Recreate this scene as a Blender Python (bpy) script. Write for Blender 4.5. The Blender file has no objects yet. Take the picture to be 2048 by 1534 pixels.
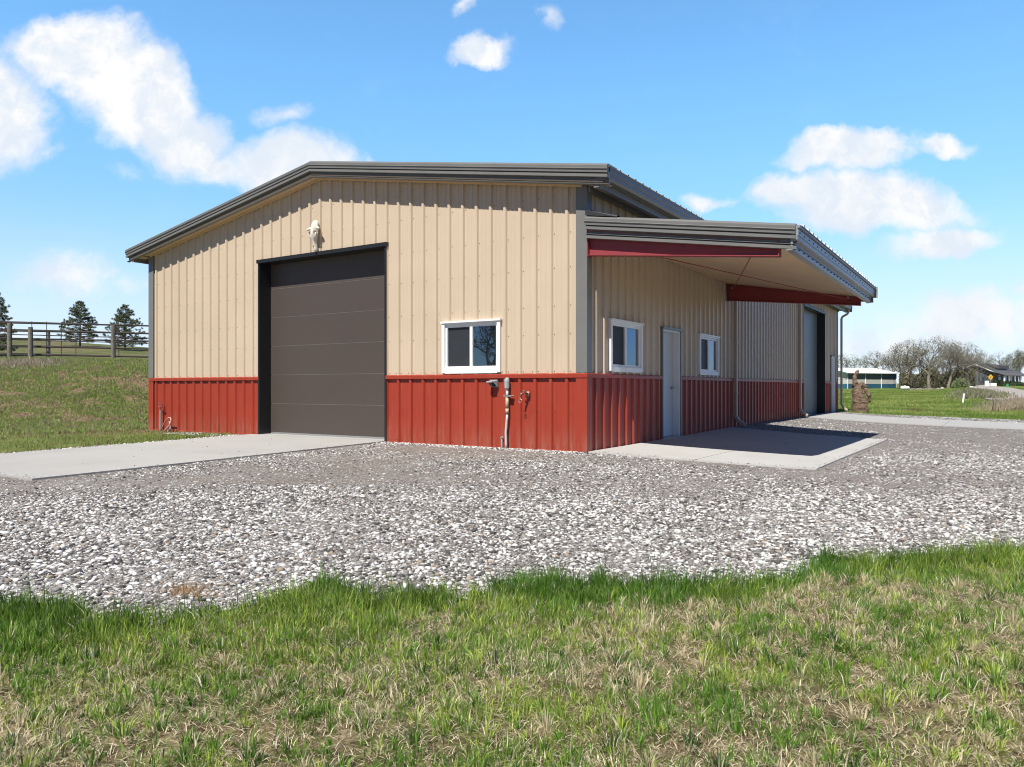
import bpy, math, random
import numpy as np
from mathutils import Vector, Matrix

random.seed(7)
rng = np.random.default_rng(11)
R = math.radians

# ------------------------------------------------------------------ camera
TH = R(32.84)
CAM = np.array([5.591, -10.876, 1.063])
CS, SN = math.cos(TH), math.sin(TH)
scene = bpy.context.scene
cam_d = bpy.data.cameras.new("camera")
cam_d.lens = 36 * 1500 / 2048
cam_d.sensor_width = 36
cam_d.shift_y = 8 / 2048
cam_d.clip_start = 0.05
cam_d.clip_end = 5000
cam = bpy.data.objects.new("camera", cam_d)
cam.location = CAM
cam.rotation_euler = (R(90), 0, TH)
scene.collection.objects.link(cam)
scene.camera = cam

# ------------------------------------------------------------------ exposure
vs = scene.view_settings
vs.view_transform = 'Standard'
vs.look = 'None'
vs.gamma = 1
vs.exposure = 0.48
scene.cycles.use_denoising = True
scene.cycles.denoising_prefilter = 'ACCURATE'
scene.cycles.pixel_filter_type = 'BLACKMAN_HARRIS'
scene.cycles.filter_width = 1.05
scene.cycles.max_bounces = 8
scene.cycles.transparent_max_bounces = 8

# ------------------------------------------------------------------ sun
SUN = Vector((0.065, -0.69, 1.0)).normalized()
sd = bpy.data.lights.new("sun", 'SUN')
sd.energy = 5.0
sd.angle = R(0.53)
sd.color = (1.0, 0.955, 0.89)
so = bpy.data.objects.new("sun", sd)
so.rotation_euler = SUN.to_track_quat('Z', 'Y').to_euler()
so.location = (0, -20, 30)
scene.collection.objects.link(so)

# ------------------------------------------------------------------ node helpers
class NT:
    def __init__(s, tree):
        s.t = tree
    def n(s, typ, **kw):
        nd = s.t.nodes.new(typ)
        for k, v in kw.items():
            if k in ('inp',):
                for kk, vv in v.items():
                    s.set(nd.inputs[kk], vv)
            else:
                setattr(nd, k, v)
        return nd
    def set(s, sock, v):
        if isinstance(v, bpy.types.NodeSocket):
            s.t.links.new(v, sock)
        else:
            if sock.type == 'RGBA' and isinstance(v, (tuple, list)) and len(v) == 3:
                v = (*v, 1)
            sock.default_value = v
    def math(s, op, a, b=0.0, clamp=False):
        nd = s.n('ShaderNodeMath', operation=op, use_clamp=clamp)
        s.set(nd.inputs[0], a); s.set(nd.inputs[1], b)
        return nd.outputs[0]
    def vec(s, op, a, b=(0, 0, 0)):
        nd = s.n('ShaderNodeVectorMath', operation=op)
        s.set(nd.inputs[0], a); s.set(nd.inputs[1], b)
        return nd
    def noise(s, vec, scale, detail=4, rough=.55, out=0, dist=0.0):
        nd = s.n('ShaderNodeTexNoise')
        if vec is not None: s.set(nd.inputs['Vector'], vec)
        s.set(nd.inputs['Scale'], scale); s.set(nd.inputs['Detail'], detail); s.set(nd.inputs['Roughness'], rough)
        s.set(nd.inputs['Distortion'], dist)
        return nd.outputs[out]
    def ramp(s, fac, stops):
        nd = s.n('ShaderNodeValToRGB')
        els = nd.color_ramp.elements
        while len(els) < len(stops): els.new(0.5)
        for e, (p, c) in zip(els, stops):
            e.position = p
            e.color = (*c, 1) if len(c) == 3 else c
        s.set(nd.inputs[0], fac)
        return nd.outputs[0]
    def mix(s, fac, a, b, mode='MIX'):
        nd = s.n('ShaderNodeMix', data_type='RGBA', blend_type=mode)
        s.set(nd.inputs[0], fac); s.set(nd.inputs[6], a); s.set(nd.inputs[7], b)
        return nd.outputs[2]
    def step(s, v, lo, hi):
        nd = s.n('ShaderNodeMapRange', interpolation_type='SMOOTHSTEP')
        s.set(nd.inputs[0], v); s.set(nd.inputs[1], lo); s.set(nd.inputs[2], hi)
        return nd.outputs[0]

# ------------------------------------------------------------------ world
world = bpy.data.worlds.new("World")
scene.world = world
world.use_nodes = True
world.node_tree.nodes.clear()
w = NT(world.node_tree)
sky = w.n('ShaderNodeTexSky', sky_type='NISHITA')
sky.sun_disc = False
sky.sun_elevation = math.asin(SUN.z)
sky.sun_rotation = math.atan2(SUN.x, SUN.y)
sky.altitude = 300
sky.air_density = 1.0
sky.dust_density = 0.25
sky.ozone_density = 2.0
tc = w.n('ShaderNodeTexCoord')
D = tc.outputs['Generated']
# gnomonic coordinates around a fixed compass direction (over the building)
fdot = w.vec('DOT_PRODUCT', D, (-SN, CS, 0)).outputs['Value']
rdot = w.vec('DOT_PRODUCT', D, (CS, SN, 0)).outputs['Value']
sep = w.n('ShaderNodeSeparateXYZ'); w.set(sep.inputs[0], D)
fsafe = w.math('MAXIMUM', fdot, 0.05)
u_ = w.math('DIVIDE', rdot, fsafe)
v_ = w.math('DIVIDE', sep.outputs[2], fsafe)
comb = w.n('ShaderNodeCombineXYZ'); w.set(comb.inputs[0], u_); w.set(comb.inputs[1], v_)
UV = comb.outputs[0]
warp = w.noise(UV, 7.0, 5, .6, out=1)
warp = w.vec('SUBTRACT', warp, (.5, .5, .5)).outputs[0]
ws = w.n('ShaderNodeVectorMath', operation='SCALE'); w.set(ws.inputs[0], warp); ws.inputs[3].default_value = 0.10
UVW = w.vec('ADD', UV, ws.outputs[0]).outputs[0]
# clouds: centre u, v, half width, half height, tilt (deg), weight
CL = [(-.690, .375, .105, .080, -35, 1.1), (-.575, .455, .100, .058, 0, 1.15), (-.520, .400, .110, .075, -35, 1.1),
      (-.440, .335, .100, .058, -28, 1.0), (-.388, .300, .060, .038, -25, .75), (-.610, .318, .040, .018, 0, .45),
      (-.300, .300, .090, .052, -6, 1.1), (-.240, .310, .080, .035, -20, .7), (-.305, .372, .050, .020, 5, .55), (-.400, .308, .034, .016, 0, .62),
      (-.044, .462, .054, .022, -4, 1.0), (-.066, .507, .036, .013, 20, .55), (.048, .486, .026, .018, -35, .5),
      (.440, .308, .088, .032, 4, 1.25), (.475, .244, .145, .046, -4, 1.25), (.375, .258, .065, .026, 0, .95), (.572, .328, .050, .020, 0, .85),
      (.568, .188, .080, .022, 12, 1.0), (.262, .256, .050, .016, -5, .8),
      (-.600, .150, .085, .038, 0, .62), (-.500, .145, .050, .022, 0, .3), (-.520, .290, .040, .014, -8, .3),
      (.620, .085, .130, .045, 0, .8), (.50, .06, .12, .03, 0, .5), (.70, .13, .06, .022, 0, .6), (-.68, .07, .12, .03, 0, .4)]
field = None
for (cu, cv, ru, rv, tilt, wt) in CL:
    mp = w.n('ShaderNodeMapping', vector_type='TEXTURE')
    w.set(mp.inputs['Vector'], UVW)
    mp.inputs['Location'].default_value = (cu, cv, 0)
    mp.inputs['Rotation'].default_value = (0, 0, R(tilt))
    mp.inputs['Scale'].default_value = (ru * 1.22, rv * 1.22, 1)
    ln = w.vec('LENGTH', mp.outputs[0]).outputs['Value']
    b = w.math('MULTIPLY', w.math('SUBTRACT', 1.0, ln), wt)
    b = w.math('MAXIMUM', b, 0.0)
    if field is None: field = b
    else:
        nd = w.n('ShaderNodeMath', operation='SMOOTH_MAX'); w.set(nd.inputs[0], field); w.set(nd.inputs[1], b); nd.inputs[2].default_value = .12
        field = nd.outputs[0]
nz = w.noise(UVW, 9.0, 10, .64)
nz3 = w.noise(UVW, 16.0, 6, .6)
nz2 = w.noise(UV, 4.0, 4, .5)
val = w.math('ADD', w.math('MULTIPLY', field, 1.65), w.math('MULTIPLY', w.math('SUBTRACT', nz, .5), 2.0))
cov = w.math('MULTIPLY', w.step(val, .12, 1.02), w.step(field, .05, .22))
front_mask = w.step(fdot, .15, .35)
cov = w.math('MULTIPLY', cov, front_mask)
# loose clouds in the rest of the sky
nb = w.noise(D, 2.2, 7, .6)
covb = w.math('MULTIPLY', w.step(nb, .56, .72), w.math('SUBTRACT', 1.0, front_mask))
covb = w.math('MULTIPLY', covb, .25)
cov = w.math('MAXIMUM', cov, covb)
# thin bright veil low over the horizon
veil = w.math('MULTIPLY', w.math('MULTIPLY', w.step(sep.outputs[2], .24, .0), .80), w.math('MULTIPLY', w.step(fdot, .45, .70), w.step(rdot, .80, .62)))
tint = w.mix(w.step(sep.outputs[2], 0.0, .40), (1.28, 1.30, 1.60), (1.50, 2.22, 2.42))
# upper dome and unseen sky behind: model dimmed and tinted blue to set shade levels
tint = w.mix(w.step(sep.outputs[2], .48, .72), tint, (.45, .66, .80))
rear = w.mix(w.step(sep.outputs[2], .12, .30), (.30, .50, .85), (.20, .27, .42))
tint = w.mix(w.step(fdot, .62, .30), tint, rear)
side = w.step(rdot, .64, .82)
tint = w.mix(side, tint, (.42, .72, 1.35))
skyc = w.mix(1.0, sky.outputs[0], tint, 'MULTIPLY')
skyc = w.mix(veil, skyc, (6.6, 8.0, 9.2))
ccol = w.mix(w.math('MULTIPLY', w.step(nz3, .38, .60), w.step(nz2, .25, .60)), (7.0, 7.7, 8.6), (9.0, 9.0, 9.0))
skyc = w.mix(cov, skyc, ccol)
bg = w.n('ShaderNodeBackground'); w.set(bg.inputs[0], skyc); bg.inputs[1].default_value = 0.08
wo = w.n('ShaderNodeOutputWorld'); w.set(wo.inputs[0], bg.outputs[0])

# ------------------------------------------------------------------ terrain height
def sm(x):
    x = np.clip(x, 0, 1)
    return x * x * (3 - 2 * x)
def za(X, Y):
    dx, dy = X - CAM[0], Y - CAM[1]
    return -SN * dx + CS * dy, CS * dx + SN * dy
def wd(Z, a):
    return CAM[0] - SN * Z + CS * a, CAM[1] + CS * Z + SN * a
ROADS = [([(170, 104.4, 1.5), (115, 73.7, 1.0), (72, 47.6, .55), (47, 32.5, .30), (40, 30.5, .12)], 2.2, 7.),
         ([(190, 105, 2.0), (165, 112, 1.75), (140, 111, 1.3), (125, 112, 1.0)], 11., 12.)]
def seg(Z, a, pts):
    best = np.full(np.shape(Z), 1e9); zz = np.zeros(np.shape(Z))
    for (z0, a0, h0), (z1, a1, h1) in zip(pts[:-1], pts[1:]):
        dz, da = z1 - z0, a1 - a0
        t = np.clip(((Z - z0) * dz + (a - a0) * da) / (dz * dz + da * da), 0, 1)
        d = np.hypot(Z - z0 - t * dz, a - a0 - t * da); m = d < best
        best = np.where(m, d, best); zz = np.where(m, h0 + t * (h1 - h0), zz)
    return best, zz
def hfn(X, Y):
    X = np.asarray(X, float); Y = np.asarray(Y, float)
    Z, a = za(X, Y)
    dx = np.maximum(X, 0); dy = np.maximum(-Y, 0); g = sm(Y / 8)
    dxs = 4 * (1 - np.exp(-dx / 4)); dys = 14 * (1 - np.exp(-dy / 14))
    h = .06 * sm(Y / 10) * np.exp(-np.maximum(dx - .5, 0) / 2.5) - (.033 + .030 * g) * dxs - .0165 * dys
    h = h + .75 * sm((Z - 32) / 130) + 1.4 * sm((Z - 160) / 45)
    m = sm((-12.9 - X) / 7)
    bank = (2.25 - .014 * (a + 18)) * sm((Z - 18.2) / 13.5)
    hill = 3.7 * sm((Z - 37) / 52) * (1 + .016 * np.clip(-a - 52, -30, 30)) - 5 * sm((Z - 95) / 60)
    m2 = sm((12 - a) / 26)
    h = h * (1 - m * m2) + m * m2 * (bank + hill)
    for pts, wdt, fo in ROADS:
        d, zz = seg(Z, a, pts); k = 1 - sm((d - wdt) / fo); h = h * (1 - k) + (zz - .03) * k
    return h

# 2D value noise in numpy, for scattering
def _hash(ix, iy, s):
    n = (ix * 374761393 + iy * 668265263 + s * 974634777) & 0xffffffff
    n = ((n ^ (n >> 13)) * 1274126177) & 0xffffffff
    return ((n ^ (n >> 16)) & 0xffff) / 65535.0
def vnoise(X, Y, sc, s=0):
    x = np.asarray(X) * sc + 1000; y = np.asarray(Y) * sc + 1000
    ix = np.floor(x).astype(np.int64); iy = np.floor(y).astype(np.int64)
    fx = sm(x - ix); fy = sm(y - iy)
    return ((_hash(ix, iy, s) * (1 - fx) + _hash(ix + 1, iy, s) * fx) * (1 - fy)
            + (_hash(ix, iy + 1, s) * (1 - fx) + _hash(ix + 1, iy + 1, s) * fx) * fy)
def fbm(X, Y, sc, s=0, o=4):
    t = 0; am = .5; tot = 0
    for k in range(o):
        t = t + am * vnoise(X, Y, sc * 2 ** k, s + k * 17); tot += am; am *= .5
    return t / tot

# near edge of the gravel: lawn lies on the camera side of this line
EDGE = [(-40, -38), (-12, -19), (-5, -13.2), (-1.5, -10.8), (1.10, -8.98), (1.54, -8.82), (1.95, -8.65), (2.07, -8.45), (2.17, -7.75), (2.47, -7.68), (2.70, -7.59), (3.03, -7.46), (3.06, -7.09), (3.22, -6.88), (3.50, -6.82), (3.93, -6.62), (4.28, -6.28), (4.51, -6.01), (4.59, -5.47), (4.89, -5.14), (5.17, -4.83), (5.76, -4.23), (8, -2.6), (14, 1.7), (40, 18)]
EX = np.array([e[0] for e in EDGE]); EY = np.array([e[1] for e in EDGE])
def yedge(X): return np.interp(X, EX, EY) + .22 * (fbm(X, X * 0, 3.4, 5) - .5)

# ------------------------------------------------------------------ materials
MATS = {}
def newmat(name):
    m = bpy.data.materials.new(name); m.use_nodes = True
    m.node_tree.nodes.clear()
    t = NT(m.node_tree)
    out = t.n('ShaderNodeOutputMaterial')
    MATS[name] = m
    return m, t, out
def pbr(name, col, rough=.5, metal=0.0, spec=.5, var=.06, vscale=3.0, bump=0.0, bscale=60.0, coat=0.0, dirt=0.0, ior=None):
    m, t, out = newmat(name)
    g = t.n('ShaderNodeNewGeometry'); P = g.outputs['Position']
    b = t.n('ShaderNodeBsdfPrincipled')
    n1 = t.noise(P, vscale, 5, .6)
    lo = tuple(c * (1 - var) for c in col); hi = tuple(min(1, c * (1 + var)) for c in col)
    c = t.ramp(n1, [(.3, lo), (.7, hi)])
    if dirt:
        sz = t.n('ShaderNodeSeparateXYZ'); t.set(sz.inputs[0], P)
        st = t.noise(t.vec('MULTIPLY', P, (9, 9, 1.2)).outputs[0], 1.0, 5, .6)
        low = t.step(sz.outputs[2], .55, .0)
        f = t.math('MULTIPLY', t.math('ADD', t.math('MULTIPLY', t.step(st, .5, .8), .35), t.math('MULTIPLY', low, t.step(st, .3, .7))), dirt)
        c = t.mix(f, c, (.36, .27, .20))
    t.set(b.inputs['Base Color'], c)
    rn = t.noise(P, vscale * 4, 4, .6)
    t.set(b.inputs['Roughness'], t.math('ADD', rough - .06, t.math('MULTIPLY', rn, .12)))
    b.inputs['Metallic'].default_value = metal
    b.inputs['Specular IOR Level'].default_value = spec
    if ior: b.inputs['IOR'].default_value = ior
    b.inputs['Coat Weight'].default_value = coat
    if bump:
        bp = t.n('ShaderNodeBump'); bp.inputs['Strength'].default_value = bump; bp.inputs['Distance'].default_value = .01
        t.set(bp.inputs['Height'], t.noise(P, bscale, 4, .6)); t.set(b.inputs['Normal'], bp.outputs[0])
    t.set(out.inputs[0], b.outputs[0])
    return m
TAN = pbr('tan_metal', (.525, .425, .308), .42, var=.05, vscale=.7, bump=.06, bscale=7, dirt=.10)
SOFF = pbr('soffit_metal', (.66, .48, .30), .5, var=.06, vscale=1.5)
RED = pbr('red_metal', (.305, .036, .015), .44, var=.06, vscale=1.1, bump=.06, bscale=7, dirt=.22)
CHAR = pbr('charcoal_metal', (.165, .163, .152), .38, var=.06, vscale=2, bump=.05, bscale=9)
JAMB = pbr('black_trim_metal', (.013, .0135, .014), .42, var=.1, vscale=2)
GALV = pbr('grey_roof_metal', (.26, .25, .225), .4, var=.08, vscale=2)
DOORBR = pbr('brown_door_metal', (.068, .053, .044), .5, var=.03, vscale=.8, bump=.10, bscale=90)
DOORGR = pbr('grey_door_metal', (.15, .155, .145), .42, var=.03, vscale=.8, bump=.05, bscale=90)
WHITE = pbr('white_vinyl', (.80, .80, .79), .35, var=.02)
DOORW = pbr('white_door_paint', (.62, .66, .66), .35, var=.02)
BEAM = pbr('red_oxide_primer', (.26, .040, .045), .5, var=.10, vscale=3, bump=.1, bscale=30)
STEEL = pbr('galvanised_steel', (.38, .38, .37), .4, metal=.6, var=.1, vscale=20)
SCREW = pbr('screw_heads', (.10, .075, .055), .6)
PVC = pbr('grey_pvc', (.33, .34, .34), .45, var=.06, vscale=10)
PVCW = pbr('pale_pvc', (.50, .49, .475), .45, var=.08, vscale=10)
PVCT = pbr('tan_conduit_sleeve', (.48, .38, .26), .5, var=.12, vscale=14)
BRASS = pbr('dark_brass', (.28, .14, .11), .4, metal=.4, var=.2, vscale=40)
PEX = pbr('faded_pink_hose', (.50, .27, .23), .5, var=.2, vscale=30)
RUSTP = pbr('rusty_red_pipe', (.30, .07, .05), .6, var=.25, vscale=30)
DOWN = pbr('taupe_downspout_metal', (.45, .365, .27), .4, var=.05, vscale=2, dirt=.1)
BONE = pbr('bleached_bone', (.66, .63, .54), .6, var=.10, vscale=25, bump=.3, bscale=60)
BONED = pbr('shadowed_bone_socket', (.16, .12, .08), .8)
RUBBER = pbr('black_rubber', (.03, .03, .03), .7)
WOODPOST = pbr('weathered_fence_wood', (.165, .155, .125), .85, var=.35, vscale=9, bump=.5, bscale=40)
PIPE = pbr('dark_pipe_rail', (.030, .024, .020), .6, var=.3, vscale=6)
BARK = pbr('grey_bark', (.20, .17, .135), .9, var=.3, vscale=3)
TWIG = pbr('grey_brown_twigs', (.155, .142, .122), .9, var=.3, vscale=1)
BUD = pbr('spring_buds', (.20, .19, .125), .9, var=.3, vscale=1)
PINEB = pbr('pine_bark', (.10, .085, .07), .9, var=.3, vscale=6)
NEED = pbr('pine_needles', (.11, .135, .062), .8, var=.5, vscale=1.6)
NEEDG = pbr('greyed_pine_needles', (.25, .23, .20), .85, var=.35, vscale=1.6)
BWHITE = pbr('white_barn_roof', (.80, .80, .79), .5)
BBLUE = pbr('blue_barn_metal', (.035, .12, .19), .5)
BSLATE = pbr('slate_blue_barn_metal', (.13, .165, .20), .5)
BGREY = pbr('light_grey_barn_metal', (.55, .54, .52), .5)
BTEAL = pbr('teal_barn_trim', (.05, .16, .15), .5)
SHING = pbr('dark_roof_shingles', (.085, .085, .088), .9, var=.25, vscale=1.5)
HSIDE = pbr('blue_grey_house_siding', (.12, .145, .155), .7)
HDARK = pbr('dark_porch_wall', (.07, .07, .062), .8)
YEL = pbr('yellow_sign_face', (.80, .42, .03), .5)
BLK = pbr('black_sign_mark', (.02, .02, .02), .5)
GRN = pbr('green_painted_metal', (.06, .32, .16), .5)
ROCK = pbr('field_stone', (.42, .40, .37), .9, var=.25, vscale=2)
HEDGE = pbr('dark_evergreen_shrub', (.035, .052, .022), .9, var=.4, vscale=2)

def glassmat():
    m, t, out = newmat('window_glass')
    b = t.n('ShaderNodeBsdfPrincipled')
    b.inputs['Base Color'].default_value = (.006, .010, .012, 1)
    b.inputs['Roughness'].default_value = .015
    b.inputs['IOR'].default_value = 3.0
    b.inputs['Specular IOR Level'].default_value = .5
    t.set(out.inputs[0], b.outputs[0]); return m
GLASS = glassmat()
SCREEN = pbr('insect_screen', (.024, .028, .033), .55, spec=.4, var=.1, vscale=4)

def concrete(name='concrete', k=1.0):
    m, t, out = newmat(name)
    g = t.n('ShaderNodeNewGeometry'); P = g.outputs['Position']
    b = t.n('ShaderNodeBsdfPrincipled')
    n1 = t.noise(P, .6, 6, .6); n2 = t.noise(P, 25, 4, .7)
    n3 = t.noise(t.vec('MULTIPLY', P, (1.0, 14, 1)).outputs[0], 2.0, 4, .6)
    c = t.ramp(n1, [(.25, (.315, .310, .290)), (.5, (.355, .352, .335)), (.8, (.385, .382, .368))])
    c = t.mix(t.math('MULTIPLY', t.step(n2, .45, .7), .22), c, (.28, .27, .25))
    c = t.mix(t.math('MULTIPLY', t.step(n3, .50, .72), .38), c, (.40, .33, .26))
    vo = t.n('ShaderNodeTexVoronoi'); t.set(vo.inputs['Vector'], P); vo.inputs['Scale'].default_value = 2.3
    c = t.mix(t.math('MULTIPLY', t.step(vo.outputs['Distance'], .035, .015), .7), c, (.14, .12, .10))
    c = t.mix(1.0, c, (k, k, k), 'MULTIPLY')
    t.set(b.inputs['Base Color'], c); b.inputs['Roughness'].default_value = .85
    bp = t.n('ShaderNodeBump'); bp.inputs['Strength'].default_value = .25; bp.inputs['Distance'].default_value = .004
    t.set(bp.inputs['Height'], n2); t.set(b.inputs['Normal'], bp.outputs[0])
    t.set(out.inputs[0], b.outputs[0]); return m
CONC = concrete(); CONC2 = concrete('newer_concrete', 1.18)

def gravelmat():
    m, t, out = newmat('crushed_gravel')
    g = t.n('ShaderNodeNewGeometry'); P = g.outputs['Position']
    at = t.n('ShaderNodeAttribute', attribute_name='white')
    W = at.outputs['Fac']
    b = t.n('ShaderNodeBsdfPrincipled')
    big = t.noise(P, .9, 5, .6)
    dirt = t.ramp(big, [(.28, (.132, .106, .086)), (.5, (.172, .150, .128)), (.72, (.215, .196, .174))])
    fine = t.noise(P, 120, 3, .7)
    dirt = t.mix(.85, dirt, t.ramp(fine, [(.3, (.35, .34, .33)), (.7, (1.45, 1.42, 1.4))]), 'MULTIPLY')
    def stones(scale, lo, hi, sx=1.0):
        v = t.n('ShaderNodeTexVoronoi'); t.set(v.inputs['Vector'], P); v.inputs['Scale'].default_value = scale
        v2 = t.n('ShaderNodeTexVoronoi', feature='DISTANCE_TO_EDGE'); t.set(v2.inputs['Vector'], P); v2.inputs['Scale'].default_value = scale
        sp = t.n('ShaderNodeSeparateColor'); t.set(sp.inputs[0], v.outputs['Color'])
        col = t.ramp(sp.outputs[0], [(.0, (.11, .105, .10)), (.3, (.22, .21, .20)), (.55, (.32, .30, .28)), (.8, (.52, .505, .48)), (1, (.62, .61, .585))])
        pres = t.math('LESS_THAN', sp.outputs[1], t.math('ADD', lo, t.math('MULTIPLY', W, hi)))
        edge = t.step(v2.outputs['Distance'], .04, .14)
        return t.math('MULTIPLY', pres, edge), col, t.math('MULTIPLY', pres, edge)
    m1, c1, h1 = stones(75, .30, .5)
    m2, c2, h2 = stones(38, .10, .38)
    m3, c3, h3 = stones(20, .03, .18)
    c = t.mix(m1, dirt, c1)
    c = t.mix(m2, c, c2)
    c = t.mix(m3, c, t.mix(.35, c3, (.56, .55, .53)))
    t.set(b.inputs['Base Color'], c); b.inputs['Roughness'].default_value = .9
    bp = t.n('ShaderNodeBump'); bp.inputs['Strength'].default_value = .9; bp.inputs['Distance'].default_value = .012
    hh = t.math('ADD', t.math('MULTIPLY', h1, .4), t.math('ADD', t.math('MULTIPLY', h2, .7), h3))
    t.set(bp.inputs['Height'], t.math('ADD', hh, t.math('MULTIPLY', fine, .3))); t.set(b.inputs['Normal'], bp.outputs[0])
    t.set(out.inputs[0], b.outputs[0]); return m
GRAV = gravelmat()

def attrmat(name, rough=.85, transl=0.0, bump=0.0, spec=.3):
    m, t, out = newmat(name)
    at = t.n('ShaderNodeAttribute', attribute_name='tone')
    b = t.n('ShaderNodeBsdfPrincipled')
    t.set(b.inputs['Base Color'], at.outputs['Color']); b.inputs['Roughness'].default_value = rough
    b.inputs['Specular IOR Level'].default_value = spec
    if bump:
        g = t.n('ShaderNodeNewGeometry')
        bp = t.n('ShaderNodeBump'); bp.inputs['Strength'].default_value = bump; bp.inputs['Distance'].default_value = .01
        t.set(bp.inputs['Height'], t.noise(g.outputs['Position'], 90, 4, .6)); t.set(b.inputs['Normal'], bp.outputs[0])
    sh = b.outputs[0]
    if transl:
        tr = t.n('ShaderNodeBsdfTranslucent'); t.set(tr.inputs[0], at.outputs['Color'])
        mx = t.n('ShaderNodeMixShader'); mx.inputs[0].default_value = transl
        t.set(mx.inputs[1], sh); t.set(mx.inputs[2], tr.outputs[0]); sh = mx.outputs[0]
    t.set(out.inputs[0], sh); return m
STONE = attrmat('loose_stones', .85, bump=.4)
BLADE = attrmat('grass_blades', .55, transl=.35, spec=.35)

def groundmat():
    m, t, out = newmat('ground_turf')
    g = t.n('ShaderNodeNewGeometry'); P = g.outputs['Position']
    at = t.n('ShaderNodeAttribute', attribute_name='zone')
    sp = t.n('ShaderNodeSeparateColor'); t.set(sp.inputs[0], at.outputs['Color'])
    b = t.n('ShaderNodeBsdfPrincipled')
    n0 = t.noise(P, 1.3, 6, .65); n1 = t.noise(P, 9, 5, .7); n2 = t.noise(P, 60, 4, .7); n3 = t.noise(P, .16, 5, .6)
    # thatch (near lawn)
    th = t.ramp(n1, [(.35, (.060, .048, .024)), (.5, (.16, .125, .066)), (.64, (.34, .27, .16))])
    th = t.mix(t.math('MULTIPLY', t.step(n0, .45, .62), .5), th, (.09, .12, .035))
    # lush far lawn
    lu = t.ramp(n0, [(.3, (.080, .125, .022)), (.5, (.115, .165, .032)), (.72, (.17, .20, .055))])
    lu = t.mix(t.math('MULTIPLY', t.step(n1, .55, .75), .35), lu, (.20, .22, .085))
    # eroded bank, dirt with grass
    bk = t.ramp(n1, [(.36, (.070, .046, .030)), (.5, (.20, .138, .088)), (.64, (.28, .205, .135))])
    bk = t.mix(t.math('MULTIPLY', t.step(t.math('ADD', t.math('MULTIPLY', n0, .5), n1), .74, .84), .6), bk, (.15, .17, .06))
    # dull pasture on the hill
    pa = t.ramp(n3, [(.3, (.055, .080, .025)), (.5, (.14, .145, .060)), (.62, (.17, .145, .080)), (.8, (.075, .105, .032))])
    pa = t.mix(t.math('MULTIPLY', t.step(n0, .45, .6), .5), pa, (.07, .075, .03))
    c = t.mix(sp.outputs[0], th, lu)
    c = t.mix(sp.outputs[1], c, bk)
    c = t.mix(sp.outputs[2], c, pa)
    c = t.mix(.8, c, t.ramp(n2, [(.3, (.55, .55, .55)), (.7, (1.35, 1.35, 1.3))]), 'MULTIPLY')
    t.set(b.inputs['Base Color'], c); b.inputs['Roughness'].default_value = .95
    b.inputs['Specular IOR Level'].default_value = .15
    bp = t.n('ShaderNodeBump'); bp.inputs['Strength'].default_value = .8; bp.inputs['Distance'].default_value = .05
    t.set(bp.inputs['Height'], t.math('ADD', n1, t.math('MULTIPLY', n2, .4))); t.set(b.inputs['Normal'], bp.outputs[0])
    t.set(out.inputs[0], b.outputs[0]); return m
GROUND = groundmat()

def roadmat(name, ca, cb):
    m, t, out = newmat(name)
    g = t.n('ShaderNodeNewGeometry'); P = g.outputs['Position']
    b = t.n('ShaderNodeBsdfPrincipled')
    c = t.ramp(t.noise(P, .5, 6, .65), [(.3, ca), (.7, cb)])
    c = t.mix(.6, c, t.ramp(t.noise(P, 18, 4, .7), [(.3, (.6, .6, .6)), (.7, (1.3, 1.3, 1.3))]), 'MULTIPLY')
    t.set(b.inputs['Base Color'], c); b.inputs['Roughness'].default_value = .9
    t.set(out.inputs[0], b.outputs[0]); return m
TRACK = roadmat('gravel_track', (.26, .225, .19), (.38, .345, .31))
PALE = roadmat('pale_concrete_road', (.56, .51, .45), (.66, .62, .57))

def carvedmat():
    m, t, out = newmat('carved_wood')
    g = t.n('ShaderNodeNewGeometry'); P = g.outputs['Position']
    b = t.n('ShaderNodeBsdfPrincipled')
    n1 = t.noise(t.vec('MULTIPLY', P, (1, 1, 3)).outputs[0], 3.5, 5, .6, dist=1.5)
    c = t.ramp(n1, [(.3, (.045, .028, .018)), (.45, (.15, .098, .062)), (.6, (.24, .165, .108)), (.75, (.40, .27, .14))])
    c = t.mix(.7, c, t.ramp(t.noise(P, 30, 4, .6), [(.35, (.45, .42, .4)), (.65, (1.2, 1.2, 1.2))]), 'MULTIPLY')
    t.set(b.inputs['Base Color'], c); b.inputs['Roughness'].default_value = .8
    bp = t.n('ShaderNodeBump'); bp.inputs['Strength'].default_value = 1; bp.inputs['Distance'].default_value = .05
    t.set(bp.inputs['Height'], n1); t.set(b.inputs['Normal'], bp.outputs[0])
    t.set(out.inputs[0], b.outputs[0]); return m
CARVED = carvedmat()

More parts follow.
